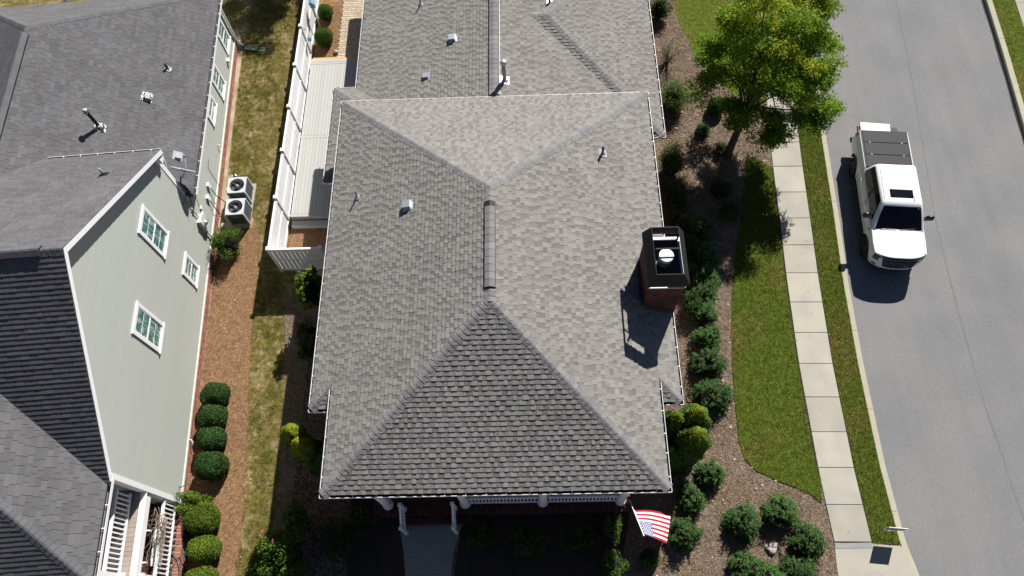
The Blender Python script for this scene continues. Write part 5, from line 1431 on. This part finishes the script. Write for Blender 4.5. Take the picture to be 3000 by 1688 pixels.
# ================================================================== YARD SIGN AND SMALL THINGS
t = thing('yard_sign', 'small rectangular yard sign staked in the verge beside the kerb', 'sign', (12.80, -14.93, 0), R(-6))
b = MB(); b.bbox(-.30, .30, -.008, .008, .47, .93, .003); bd = b.build('sign_board', m_sign, t)
b = MB(); b.box(-.30, .30, -.010, .010, .925, .94); b.box(-.305, -.295, -.010, .010, .47, .94); b.box(.295, .305, -.010, .010, .47, .94); b.build('sign_edge', m_white, bd)
b = MB()
for z, hw in ((.85, .2), (.74, .24), (.63, .22), (.55, .16)):
    x = -hw
    while x < hw:
        w = random.uniform(.02, .05); b.box(x, x + w, -.0105, -.0085, z - .025, z + .02); x += w + .018
tag(b.build('print', m_print, bd), kind='stuff')
b = MB(); b.tube([(-.2, 0, -.02), (-.2, 0, .48)], .006); b.tube([(.2, 0, -.02), (.2, 0, .48)], .006); b.tube([(-.2, 0, .25), (.2, 0, .25)], .006); b.build('stake', m_galv, t)
c_ = G(2263, 1605, .1)
t = thing('field_stone', 'pale rough stone in the middle of the ring of yews', 'stone', (c_[0], c_[1], 0), R(20))
b = MB(); rows = []
for k, (r_, z) in enumerate(((.21, -.02), (.22, .05), (.20, .10), (.12, .13), (.01, .13))):
    rows.append([(r_ * (1 + .16 * math.sin(3 * a + 1) + .08 * math.sin(5 * a)) * math.cos(a) * 1.0, r_ * (1 + .16 * math.sin(3 * a + 1)) * math.sin(a) * .85, z + .02 * math.sin(2 * a)) for a in np.linspace(0, 2 * math.pi, 19)])
b.grid(rows, flip=True); b.build('stone', m_stone, t)
b = MB(); b.tube([(-10.3, -15.0, .58), (-10.5, -15.3, .62), (-10.75, -15.5, .57), (-10.9, -15.9, .56), (-10.7, -16.2, .56), (-10.55, -15.9, .58), (-10.7, -15.5, .60), (-10.95, -15.3, .57), (-10.8, -15.0, .56), (-10.4, -15.5, .30), (-10.35, -15.9, .1), (-10.5, -16.3, .1)], .014)
tag(b.build('garden_hose', m_hose), 'green garden hose looped over the brick porch edge', 'hose')

# ================================================================== PLANTS
def fib(n):
    v = RNG.normal(0, 1, (n, 3)); return v / np.linalg.norm(v, axis=1)[:, None]
def ellip_core(b, c, r, mi=0, n=14, lump=0.0):
    rows = []
    for i in range(9):
        ph = -math.pi / 2 + math.pi * i / 8
        rows.append([(c[0] + r[0] * math.cos(ph) * math.cos(t) * (1 + lump * math.sin(3 * t + i)), c[1] + r[1] * math.cos(ph) * math.sin(t) * (1 + lump * math.cos(2 * t + i)), c[2] + r[2] * math.sin(ph)) for t in np.linspace(0, 2 * math.pi, n + 1)])
    b.grid(rows)
def finish(t, quads, mats, core=None, stems=None, mi=None, leafname='foliage'):
    me = quads_mesh(leafname, quads, mats, mi); f = link(leafname, me, t)
    if core: core.build('inner_twigs', m_core, f)
    if stems: stems.build('stem', m_bark, t)
    return f
def base_at(x, y, z): p = G(x * S_, y * S_, z); return (p[0], p[1], 0.0)
def ball(x, y, rx, ry, h, mat, label, group, dens=2300, ll=.05, lw=.03, expo=2.6, tips=None, name='ball_shrub', cat='shrub'):
    t = thing(name, label, cat, base_at(x, y, h * .55), 0, group)
    n = int(dens * (rx * ry * 4 + (rx + ry) * h * 3) * .9)
    d = fib(n); d[:, 2] = np.where(d[:, 2] < -.75, -d[:, 2], d[:, 2])
    k = (np.abs(d) ** expo).sum(1) ** (-1 / expo)
    s = np.array([rx, ry, h * .52])
    ph_ = RNG.uniform(0, 6, 3); lump = 1 + .05 * np.sin(3 * d[:, 1] + ph_[0]) * np.cos(2.5 * d[:, 0] + ph_[1]) + .035 * np.sin(5 * d[:, 0] + 3 * d[:, 1] + x) + .03 * np.sin(7 * d[:, 2] + 4 * d[:, 0] + y)
    P = d * (k * lump * (1 + RNG.normal(0, .025, n)))[:, None] * s + np.array([0, 0, h * .5])
    P[:, 2] = np.maximum(P[:, 2], .04)
    Nr = d / s; Nr /= np.linalg.norm(Nr, axis=1)[:, None]
    q = leaf_quads(P, Nr, ll, lw, .75)
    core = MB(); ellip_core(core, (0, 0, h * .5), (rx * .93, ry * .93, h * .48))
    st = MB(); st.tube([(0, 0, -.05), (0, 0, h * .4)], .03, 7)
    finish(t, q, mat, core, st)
    return t
def loose(x, y, rx, ry, h, mats, label, group=None, n=2600, ll=.075, lw=.04, blobs=14, name='leafy_shrub', cat='shrub', jit=.9, core=True, zc=.55, mw=None):
    t = thing(name, label, cat, base_at(x, y, h * zc), 0, group)
    s = np.array([rx, ry, h * .5]); P = []; Nn = []
    cs = fib(blobs) * (RNG.random((blobs, 1)) * .35 + .5) * s + np.array([0, 0, h * .52]); cs[:, 2] = np.clip(cs[:, 2], h * .18, h * .9)
    br = RNG.uniform(.30, .52, blobs)
    per = n // blobs
    for c, r in zip(cs, br):
        d = fib(per); rad = r * (RNG.random((per, 1)) ** .4)
        P.append(c + d * rad * s * 1.05); Nn.append(d * .6 + np.array([0, 0, .7]))
    P = np.concatenate(P); Nn = np.concatenate(Nn); P[:, 2] = np.maximum(P[:, 2], .03)
    q = leaf_quads(P, Nn, ll, lw, jit)
    mi = None
    if isinstance(mats, (list, tuple)):
        mi = RNG.choice(len(mats), len(P), p=mw)
    cr = None
    if core:
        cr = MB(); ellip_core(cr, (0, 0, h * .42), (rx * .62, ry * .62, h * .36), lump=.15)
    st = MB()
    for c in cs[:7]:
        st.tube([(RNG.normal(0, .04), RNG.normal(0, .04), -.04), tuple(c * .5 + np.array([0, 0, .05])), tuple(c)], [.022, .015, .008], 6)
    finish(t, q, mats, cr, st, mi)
    return t
def yew(x, y, rx, ry, h, label, group, mat=None, shoots=210, ll=.085, lw=.028, name='spreading_yew', cat='shrub', per=26):
    t = thing(name, label, cat, base_at(x, y, h * .55), 0, group)
    d = fib(shoots); d[:, 2] = np.abs(d[:, 2]) * .9 + .08; d /= np.linalg.norm(d, axis=1)[:, None]
    L = RNG.uniform(.68, 1.08, shoots) * (1 + .09 * np.sin(3 * np.arctan2(d[:, 1], d[:, 0]) + RNG.uniform(0, 6)) + .08 * np.sin(5 * np.arctan2(d[:, 1], d[:, 0]) + RNG.uniform(0, 6))); s = np.array([rx, ry, h])
    P = []; A = []; Nn = []
    for i in range(shoots):
        tip = d[i] * L[i] * s
        f = RNG.uniform(.50, 1.0, per)[:, None]
        base = tip * f + np.array([0, 0, .03]) - np.array([0, 0, 1.0]) * (h * .13 * f ** 3) * (1 - d[i][2])
        side = np.cross(d[i], [0, 0, 1.0]); side /= np.linalg.norm(side) + 1e-6
        sg = RNG.choice([-1, 1], (per, 1))
        P.append(base + side * sg * RNG.uniform(.005, .05, (per, 1)) * (1.25 - f) * 2 + RNG.normal(0, .02, (per, 3)))
        A.append(np.repeat((d[i] + 0)[None], per, 0) + side * sg * .7); Nn.append(np.repeat((np.array([0, 0, 1.0]) + d[i] * .5)[None], per, 0))
    P = np.concatenate(P); A = np.concatenate(A); Nn = np.concatenate(Nn); P[:, 2] = np.maximum(P[:, 2], .03)
    q = leaf_quads(P, Nn, ll, lw, .35, along=A)
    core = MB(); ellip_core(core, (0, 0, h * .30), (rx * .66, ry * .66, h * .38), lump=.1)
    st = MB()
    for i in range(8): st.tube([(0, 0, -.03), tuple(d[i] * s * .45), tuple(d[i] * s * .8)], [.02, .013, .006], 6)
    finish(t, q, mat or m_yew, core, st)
    return t
def arbor(bx, by, r, h, label, group, lean=(0, 0), n=8000, tipf=.8):
    """columnar arborvitae from its top, rooted at bx, by"""
    t = thing('arborvitae', label, 'conifer', (bx, by, 0), 0, group)
    z = h * RNG.random(n) ** .8; a = RNG.random(n) * 2 * math.pi
    prof = np.where(z < h * .72, r * (.85 + .15 * np.sin(z * 2.2)), r * np.sqrt(np.clip((h - z) / (h * .28), 0, 1)))
    rad = prof * (1 + .10 * np.sin(6 * a + 3 * z)) * (.86 + .14 * RNG.random(n))
    P = np.stack([rad * np.cos(a), rad * np.sin(a), z], 1)
    out = np.stack([np.cos(a), np.sin(a), np.full(n, .35) + (z > h * .75) * .8], 1)
    q = leaf_quads(P, out, .095, .045, .45, along=np.stack([np.cos(a) * .3, np.sin(a) * .3, np.ones(n)], 1))
    mi = ((z > h * tipf + RNG.normal(0, .08, n) * h)).astype(int)
    core = MB(); rows = []
    for k in range(9):
        zz = h * .95 * k / 8; pr = r * .80 if zz < h * .72 else r * .80 * math.sqrt(max(0.0, (h - zz) / (h * .28)))
        rows.append([(pr * math.cos(u), pr * math.sin(u), zz) for u in np.linspace(0, 2 * math.pi, 13)])
    core.grid(rows)
    st = MB(); st.tube([(0, 0, -.05), (0, 0, h * .5)], .05, 8)
    finish(t, q, [m_arbor, m_arbtip], core, st, mi)
    return t

# clipped balls along the sided house and in the courtyard
gA = 'clipped ball shrubs along the sided house'
ball(541, 992, .47, .41, .88, m_boxdk, 'dark clipped ball shrub, uppermost of the row of four by the wall', gA)
ball(535, 1048, .47, .40, .88, m_boxdk, 'dark clipped ball shrub, second from the top in the row of four by the wall', gA)
ball(531, 1104, .47, .41, .90, m_boxdk, 'dark clipped ball shrub, third from the top in the row of four by the wall', gA)
ball(530, 1171, .51, .46, .98, m_boxdk, 'largest dark clipped ball shrub, lowest of the row of four by the wall', gA)
gB = 'lime clipped ball shrubs beside the brick porch'
ball(509, 1304, .53, .46, 1.0, m_lime, 'bright green ball shrub just below the climbing vine', gB)
ball(513, 1381, .50, .42, .95, m_lime, 'bright green ball shrub midway beside the lower porch railing', gB)
ball(506, 1462, .50, .42, .95, m_lime, 'bright green ball shrub cut by the lower edge of the photo', gB)
gC = 'clipped ball shrubs in the courtyard'
ball(818, 30, .33, .33, .68, m_box, 'small round clipped shrub next to the bird house', gC, ll=.04, lw=.025)
ball(813, 92, .39, .38, .78, m_box, 'larger round clipped shrub next to the round stone', gC, ll=.04, lw=.025)
loose(569, 608, .62, .68, 1.3, [m_leafg, m_leafdk], 'loose round light green bush beside the air conditioners', n=5200, ll=.06, lw=.035, blobs=22, mw=[.75, .25], name='round_bush')
# vine on the balcony porch
v_ = loose(468, 1262, .78, .36, 1.25, [m_lime, m_leafg], 'light green climbing vine spilling over the porch corner', n=4200, ll=.07, lw=.035, blobs=20, mw=[.6, .4], name='climbing_vine', cat='vine', core=False, zc=.8)
b = MB(); o_ = np.array(v_.location)
for i in range(46):
    p0 = np.array(Lw(.05 + RNG.normal(0, .16), -.95 - .5 * RNG.random(), RNG.uniform(1.3, 2.3))); pts = [p0]; dd = np.array([RNG.normal(0, .2), -.3, -.15])
    for k in range(6):
        dd = dd * .8 + RNG.normal(0, .12, 3) + np.array([-.01, -.06, -.05]); pts.append(pts[-1] + dd * .6)
        pts[-1][2] = max(pts[-1][2], .62); l_ = (LI @ np.append(pts[-1], 1))[:3]; l_[0] = min(max(l_[0], -.55), .16); l_[2] = max(l_[2], 1.62 if l_[0] > -.14 and l_[1] < -.7 and l_[2] > 1.2 else .62); pts[-1] = np.array(Lw(*l_))
    b.tube([p - o_ for p in pts], [.009, .008, .007, .006, .006, .005, .004], 5)
b.build('dry_tendril', m_twig, v_)
loose(382, 1345, .22, .62, .85, [m_leafg, m_leafdk], 'trailing plant with thin runners on the lower porch floor', n=1100, ll=.055, lw=.025, blobs=14, mw=[.6, .4], name='trailing_plant', cat='plant', core=False, zc=1.1)

# west side of the brick house
loose(776, 703, .46, .80, 2.7, [m_leafg, m_lime], 'bright broad leaved shrub in front of the fence return', n=2600, ll=.14, lw=.10, blobs=16, mw=[.7, .3], name='broad_leaf_shrub', core=True, zc=.75)
loose(775, 850, .45, .80, 1.3, [m_leafdk, m_leafg], 'dark shaded shrub under the house eave below the broad leaved shrub', n=2600, ll=.09, lw=.05, blobs=16, mw=[.85, .15], name='shaded_shrub')
pA = G(722 * S_, 1082 * S_, 3.75); pB = G(738 * S_, 1110 * S_, 3.6)
gD = 'golden tipped arborvitae against the house'
arbor(pA[0], pA[1], .42, 3.9, 'tall arborvitae with golden top touching the dry lawn edge', gD, tipf=.80)
arbor(pB[0] + .10, pB[1] - .05, .40, 3.75, 'arborvitae with smaller golden top on the house side of the pair', gD, tipf=.80)
arbor(pB[0] + .75, pB[1] - .25, .42, 3.0, 'shaded green arborvitae directly under the house eave', gD, tipf=1.5)
# roses at the lower left
gE = 'rose bushes in the shaded bed'
def rose(x, y, rx, ry, h, label, nf):
    t = loose(x, y, rx, ry, h, [m_leafg, m_leafdk, m_lime], label, gE, n=3600, ll=.08, lw=.05, blobs=26, mw=[.5, .35, .15], name='rose_bush', core=False, zc=.6)
    for k in range(nf):
        b = MB(); c = np.array([RNG.uniform(-rx, rx) * .8, RNG.uniform(-ry, ry) * .8, h * RNG.uniform(.8, 1.05)])
        for j in range(9):
            a = j * 2.4; r_ = .010 + .003 * j
            b.add([c + (0, 0, .03 - .003 * j), c + (math.cos(a - .6) * r_ * 1.1, math.sin(a - .6) * r_ * 1.1, .02), c + (math.cos(a) * r_ * 1.6, math.sin(a) * r_ * 1.6, .035), c + (math.cos(a + .6) * r_ * 1.1, math.sin(a + .6) * r_ * 1.1, .02)], [(0, 1, 2, 3)])
        b.build('bloom', m_rose, t)
rose(738, 1305, .32, .60, 1.9, 'tall thin rose bush with pink blooms, nearest the house corner', 4)
rose(697, 1370, .60, .52, 1.6, 'wide rose bush with a few pink blooms between lawn and shade', 3)
rose(705, 1425, .65, .50, 1.45, 'low leafy rose bush at the lower edge with no blooms in sun', 0)
rose(652, 1420, .45, .36, .6, 'small rose bush at the corner of the pine straw bed', 0)
# front of the porch, in deep shade
gF = 'shrubs in the shade in front of the porch'
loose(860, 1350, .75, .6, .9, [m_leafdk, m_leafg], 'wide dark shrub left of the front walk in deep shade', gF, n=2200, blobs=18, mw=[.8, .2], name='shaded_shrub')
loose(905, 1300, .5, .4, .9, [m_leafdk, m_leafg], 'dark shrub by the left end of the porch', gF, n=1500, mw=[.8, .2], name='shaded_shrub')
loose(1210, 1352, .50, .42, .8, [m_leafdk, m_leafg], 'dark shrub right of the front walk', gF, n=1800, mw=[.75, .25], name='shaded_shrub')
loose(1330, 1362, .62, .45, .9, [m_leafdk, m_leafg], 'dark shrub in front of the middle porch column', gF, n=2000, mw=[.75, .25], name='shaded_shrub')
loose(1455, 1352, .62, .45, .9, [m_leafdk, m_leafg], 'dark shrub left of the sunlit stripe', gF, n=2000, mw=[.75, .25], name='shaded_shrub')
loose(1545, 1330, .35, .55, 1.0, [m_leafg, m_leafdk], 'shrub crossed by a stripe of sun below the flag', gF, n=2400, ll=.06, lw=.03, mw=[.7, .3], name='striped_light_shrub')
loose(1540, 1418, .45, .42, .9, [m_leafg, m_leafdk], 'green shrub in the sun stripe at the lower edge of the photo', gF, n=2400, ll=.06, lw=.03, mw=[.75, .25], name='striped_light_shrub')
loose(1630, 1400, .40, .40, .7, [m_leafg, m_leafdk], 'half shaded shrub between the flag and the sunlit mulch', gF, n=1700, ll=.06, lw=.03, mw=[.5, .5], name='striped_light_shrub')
# east side hedge of yews
gG = 'spreading yews along the front lawn'
EY = [(1765, 570, .50, .45, .8, 'small shaded yew above the chimney, first of the yew row'), (1770, 632, .50, .48, .85, 'shaded yew beside the upper end of the chimney'), (1775, 692, .52, .50, .9, 'dark yew beside the lower end of the chimney'),
      (1772, 730, .5, .42, .85, 'dark yew touching the yew at the end of the chimney'), (1775, 786, .44, .44, .85, 'sunlit yew just below the chimney, smallest in the sun'), (1782, 845, .48, .44, .9, 'sunlit yew between the small sunlit yew and the broad yew'),
      (1784, 904, .58, .48, 1.0, 'broad sunlit yew beside the long lawn edge'), (1797, 990, .66, .60, 1.05, 'largest yew beside the lawn, above the golden arborvitae')]
for x, y, rx, ry, h, lab in EY: yew(x, y, rx * 1.25, ry * 1.2, h * 1.1, lab, gG, shoots=270)
gK = 'dark shrubs between the wall and the yew row'
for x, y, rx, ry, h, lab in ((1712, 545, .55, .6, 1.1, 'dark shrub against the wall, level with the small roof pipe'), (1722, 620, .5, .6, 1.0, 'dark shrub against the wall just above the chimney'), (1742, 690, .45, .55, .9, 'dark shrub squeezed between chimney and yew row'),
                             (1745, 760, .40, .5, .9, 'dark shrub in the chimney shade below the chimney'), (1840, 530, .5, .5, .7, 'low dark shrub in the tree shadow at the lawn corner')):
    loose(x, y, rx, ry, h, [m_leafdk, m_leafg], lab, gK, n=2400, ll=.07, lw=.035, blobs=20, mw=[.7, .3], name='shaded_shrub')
gH = 'yews below the golden arborvitae'
yew(1789, 1188, .56, .52, .95, 'feathery yew right below the golden arborvitae', gH)
yew(1742, 1252, .48, .58, .95, 'yew above the flag, partly in house shade', gH)
yew(1722, 1338, .62, .55, 1.0, 'round yew touching the fly edge of the flag', gH, shoots=260)
gI = 'ring of yews around the pale stone'
for x, y, rx, ry, h, lab in ((1874, 1312, .66, .66, 1.0, 'yew on the left of the ring around the pale stone'), (1968, 1284, .68, .62, 1.0, 'yew at the top of the ring around the pale stone'), (2035, 1358, .64, .60, 1.0, 'yew on the right of the ring, next to the sidewalk'),
                             (1880, 1425, .66, .50, 1.0, 'yew at the lower left of the ring around the pale stone'), (2012, 1432, .66, .50, 1.0, 'yew at the lower right of the ring around the pale stone'), (1945, 1450, .5, .4, .8, 'yew at the bottom of the ring, cut by the photo edge')):
    yew(x, y, rx, ry, h, lab, gI, mat=m_boxdk if False else m_yew, shoots=300, ll=.075, lw=.034)
gJ = 'golden arborvitae at the right house corner'
pC = G(1758 * S_, 1040 * S_, 3.8); pD = G(1755 * S_, 1094 * S_, 3.8)
arbor(pC[0], pC[1], .55, 4.0, 'upper golden tipped arborvitae at the right house corner', gJ, tipf=.955)
arbor(pD[0], pD[1], .58, 4.0, 'lower golden tipped arborvitae at the right house corner', gJ, tipf=.955)
arbor(pC[0] - .62, pC[1] - .05, .45, 3.7, 'green arborvitae between the house corner and the upper golden one', gJ, tipf=.985)
arbor(pD[0] - .60, pD[1] - .25, .42, 3.0, 'green arborvitae between the house corner and the lower golden one', gJ, tipf=1.5)
# upper right bed
loose(1660, 18, .55, .55, 1.2, [m_leafg, m_leafdk], 'dark green bush by the gutter at the top of the photo', n=2400, mw=[.5, .5], name='round_bush')
tw = loose(1683, 130, .55, .75, 1.2, [m_lime, m_twig], 'sparse twiggy yellow shrub with dry stems by the gutter', n=700, ll=.05, lw=.02, blobs=20, mw=[.45, .55], name='twiggy_shrub', core=False)
b = MB()
for i in range(60):
    a = RNG.uniform(0, 6.28); l = RNG.uniform(.5, 1.0); e_ = np.array([math.cos(a) * .55 * l, math.sin(a) * .75 * l, 1.1 * RNG.uniform(.6, 1)])
    b.tube([(0, 0, 0), e_ * .5 + RNG.normal(0, .05, 3), e_], [.010, .007, .004], 5)
b.build('dry_stem', m_twig, tw)
loose(1696, 238, .58, .78, 1.35, [m_leafg, m_leafdk], 'large round glossy bush beside the long right gutter', n=6500, ll=.055, lw=.032, blobs=30, mw=[.7, .3], name='round_bush', jit=.6)
yew(1768, 323, .36, .34, .55, 'small low olive shrub alone in the mulch', None, mat=m_boxdk, shoots=140, ll=.05, lw=.025, name='low_shrub')
ball(1802, 265, .34, .34, .65, m_boxdk, 'small dark clipped ball under the tree crown', None)
loose(1812, 372, .26, .30, .6, [m_leafg, m_leafdk], 'little bush at the foot of the tree trunk', n=900, ll=.05, lw=.03, mw=[.5, .5], name='low_shrub')
loose(1690, 405, .60, .75, 1.3, [m_leafg, m_leafdk], 'big loose shrub below the corner of the lower roof', n=3600, ll=.07, lw=.035, blobs=22, mw=[.5, .5], name='shaded_shrub')
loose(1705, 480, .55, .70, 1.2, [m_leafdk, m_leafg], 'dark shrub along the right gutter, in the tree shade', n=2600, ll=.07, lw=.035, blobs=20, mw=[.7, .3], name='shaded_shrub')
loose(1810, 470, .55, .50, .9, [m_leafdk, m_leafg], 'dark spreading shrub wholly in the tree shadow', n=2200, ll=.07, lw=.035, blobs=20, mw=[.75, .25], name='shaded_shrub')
# grass tuft in the yew
def tree(name, label, base, top, cc, rr, nclu, per, mats, seed, leaf=.115, lw=.042, trunk_r=.15, extra=()):
    rg = np.random.default_rng(seed)
    t = thing(name, label, 'tree', base)
    base = np.array(base, float)
    cc = np.array(cc, float) - base; rr = np.array(rr, float)
    d = rg.normal(0, 1, (nclu, 3)); d /= np.linalg.norm(d, axis=1)[:, None]
    cs = cc + d * rr * (rg.random((nclu, 1)) ** .45) * (1 + .16 * np.sin(3.1 * d[:, :1] * 2 + 2.3 * d[:, 1:2] * 2)); cs = cs[cs[:, 2] > 1.35]
    if len(extra): cs = np.concatenate([cs, np.concatenate([np.array(e)[None] - base + rg.normal(0, .28, (5, 3)) for e in extra])])
    tr = MB(); fork = np.array([.12, .18, 1.9])
    tr.tube([(0, 0, -.1), (.0, .0, .12), (.03, .04, .8), fork], [trunk_r * 1.6, trunk_r * 1.15, trunk_r, trunk_r * .85], 14)
    lead = cc + np.array([0, 0, rr[2] * .6]); tr.tube([fork, fork * .5 + lead * .5 + np.array([.1, -.1, 0]), lead], [trunk_r * .8, trunk_r * .5, trunk_r * .15], 10)
    for c in cs[::3]:
        s = fork + (lead - fork) * rg.uniform(.05, .7); m_ = s * .5 + c * .5 + rg.normal(0, .12, 3)
        tr.tube([s, m_, c], [trunk_r * .33, trunk_r * .18, trunk_r * .06], 6)
    tr.build('trunk', m_bark, t)
    P = []; Nn = []; A = []; mi = []
    for c in cs:
        r = rg.uniform(.28, .58); k = per; dd = rg.normal(0, 1, (k, 3)); dd /= np.linalg.norm(dd, axis=1)[:, None]
        p = c + dd * np.array([r, r, r * .62]) * (rg.random((k, 1)) ** .45)
        # sprays: leaves gather on twiglets pointing out and slightly down
        tw = rg.integers(0, 16, k); th = tw * 2.4 + rg.normal(0, .16, k); out = np.stack([np.cos(th), np.sin(th), -.25 + .5 * np.sin(tw * 1.7)], 1)
        f = rg.random((k, 1)); p2 = c + out * r * (.25 + .85 * f) * np.array([1, 1, .7]) + rg.normal(0, .045, (k, 3))
        use = rg.random(k) < .62; p[use] = p2[use]
        P.append(p); A.append(out + rg.normal(0, .35, (k, 3)) - np.array([0, 0, .3])); Nn.append(np.repeat(np.array([[0, 0, 1.0]]), k, 0) + dd * .5)
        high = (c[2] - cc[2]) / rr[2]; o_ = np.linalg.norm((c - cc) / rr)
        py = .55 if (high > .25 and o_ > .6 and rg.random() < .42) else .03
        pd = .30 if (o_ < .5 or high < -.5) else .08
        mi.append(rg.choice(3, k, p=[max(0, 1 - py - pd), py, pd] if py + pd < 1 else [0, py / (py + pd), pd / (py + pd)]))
    P = np.concatenate(P); Nn = np.concatenate(Nn); A = np.concatenate(A); mi = np.concatenate(mi)
    q = leaf_quads(P, Nn, leaf, lw, .45, along=A)
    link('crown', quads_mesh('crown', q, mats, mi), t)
    return t
tb = G(2132, 452)
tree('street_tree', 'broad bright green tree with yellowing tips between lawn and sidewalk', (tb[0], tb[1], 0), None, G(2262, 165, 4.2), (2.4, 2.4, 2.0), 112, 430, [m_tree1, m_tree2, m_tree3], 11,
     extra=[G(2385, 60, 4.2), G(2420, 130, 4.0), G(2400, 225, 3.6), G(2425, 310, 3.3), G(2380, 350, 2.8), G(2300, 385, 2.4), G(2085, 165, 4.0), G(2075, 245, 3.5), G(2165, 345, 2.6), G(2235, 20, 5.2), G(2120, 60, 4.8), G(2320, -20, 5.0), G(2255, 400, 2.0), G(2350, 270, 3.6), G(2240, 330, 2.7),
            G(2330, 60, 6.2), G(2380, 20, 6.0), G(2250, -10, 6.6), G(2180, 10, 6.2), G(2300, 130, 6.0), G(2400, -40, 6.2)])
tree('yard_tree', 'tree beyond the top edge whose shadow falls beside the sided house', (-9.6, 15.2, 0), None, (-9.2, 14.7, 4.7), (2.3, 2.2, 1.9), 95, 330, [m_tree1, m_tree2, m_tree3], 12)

# ================================================================== GRASS, NEEDLES, LITTER
def blades(name, poly, n, mat, z, h=(.025, .055), w=.010):
    P = sample_poly(poly, n); n = len(P)
    a = RNG.random(n) * 6.283; hh = RNG.uniform(h[0], h[1], n); ln = RNG.uniform(.2, 1.0, n) * hh; b_ = RNG.random(n) * 6.283
    base = np.stack([P[:, 0], P[:, 1], np.full(n, z)], 1)
    sd = np.stack([np.cos(a), np.sin(a), np.zeros(n)], 1) * w / 2
    tip = base + np.stack([np.cos(b_) * ln, np.sin(b_) * ln, hh], 1)
    q = np.stack([base - sd, base + sd, tip + sd * .25, tip - sd * .25], 1)
    return tag(link(name, quads_mesh(name, q, mat)), kind='stuff')
def area(poly):
    return abs(sum(poly[i][0] * poly[(i + 1) % len(poly)][1] - poly[(i + 1) % len(poly)][0] * poly[i][1] for i in range(len(poly)))) / 2
vis_w = [p for p in [(-12.0, 10)] + [(-11.75, 2.0), (-11.45, -.4)] + px_poly([(745, 640), (760, 700)] + bedline) + px_poly(houseline[::-1]) + [(-8.75, -5.2), (-8.75, 10)]]
blades('grass', vis_w, 60000, m_grass2, .006, h=(.02, .05))
cl_ = sample_poly(vis_w, 1500); cl_ = cl_[np.sin(cl_[:, 0] * 2.1) + np.sin(cl_[:, 1] * 1.3 + cl_[:, 0]) > -.2]
P_ = np.repeat(cl_, 26, 0) + RNG.normal(0, .055, (len(cl_) * 26, 2)); n_ = len(P_)
q_ = leaf_quads(np.column_stack([P_, RNG.uniform(.02, .06, n_)]), np.repeat([[0, 0, 1.0]], n_, 0), .055, .012, .5)
tag(link('grass', quads_mesh('grass', q_, m_grass)), kind='stuff')
blades('grass', lawn_e, 62000, m_grass, .034)
blades('grass', lawn_n, 26000, m_grass, .006)
blades('grass', [p for p in verge if -16 < p[1] < 9.5], 62000, m_grass, .012)
blades('grass', [(interp(KR, y) + 0.33, y) for y in np.arange(-6, 9.5, .8)] + [(interp(KR, y) + 1.34, y) for y in np.arange(-6, 9.5, .8)[::-1]], 16000, m_grass, .13)
def litter(name, poly, n, mat, z, l=(.08, .18), w=.007, lift=.02):
    P = sample_poly(poly, n); n = len(P); a = RNG.random(n) * 6.283; L = RNG.uniform(l[0], l[1], n) / 2
    c = np.stack([P[:, 0], P[:, 1], z + RNG.random(n) * lift], 1)
    t = np.stack([np.cos(a), np.sin(a), RNG.normal(0, .08, n)], 1) * L[:, None]; s = np.stack([-np.sin(a), np.cos(a), RNG.normal(0, .3, n)], 1) * (w / 2 * RNG.uniform(.6, 1.5, n))[:, None]
    return tag(link(name, quads_mesh(name, np.stack([c - t - s, c + t - s, c + t + s, c - t + s], 1), mat)), kind='stuff')
straw_vis = [(-11.55, -2.7), (-10.2, -2.6)] + px_poly([(745, 640), (760, 700)] + bedline) + [(-8.6, -17.2), (-10.6, -17.2), (-11.0, -13)]
litter('pine_straw', straw_vis, 52000, m_needle, .004, (.10, .22))
litter('pine_straw', [(-8.6, -4.5), (-5.2, -4.5), (-5.2, -2.7), (-8.6, -2.7)], 9000, m_needle, .016, (.10, .22))
litter('pine_straw', [(-8.6, 6.0), (-7.48, 6.0), (-7.48, 9.6), (-8.6, 9.6)], 5000, m_needle, .016, (.08, .16))
bed_e = [(3.4, -17), (11.0, -17), (11.0, -13.4)] + [tuple(p) for p in lawn_e[14::-1]] + [(11.35, -0.4), (11.5, 1.0), (11.7, 3.0)] + [tuple(p) for p in lawn_n[8:0:-1]] + [(6.3, 9.5), (5.8, 0), (5.6, -12.5), (4.7, -13.2), (4.0, -15.6)]
litter('mulch', bed_e, 70000, m_chip, .004, (.05, .14), .012)
litter('mulch', px_poly(houseline) + [(-7.5, -16.9), (-5.2, -16.9), (-5.2, -6), (-8.1, -5.2)], 18000, m_chip, .012, (.05, .14), .012)
litter('leaf_litter', bed_e, 230, m_litter, .02, (.05, .10), .05, .03)
litter('leaf_litter', straw_vis, 45, m_litter, .02, (.03, .06), .03, .03)
litter('leaf_litter', vis_w, 22, m_litter, .04, (.04, .08), .03, .02)
litter('leaf_litter', [(14, -16), (20, -16), (22, 8), (14.6, 8)], 25, m_litter, -.008, (.02, .05), .02, .01)
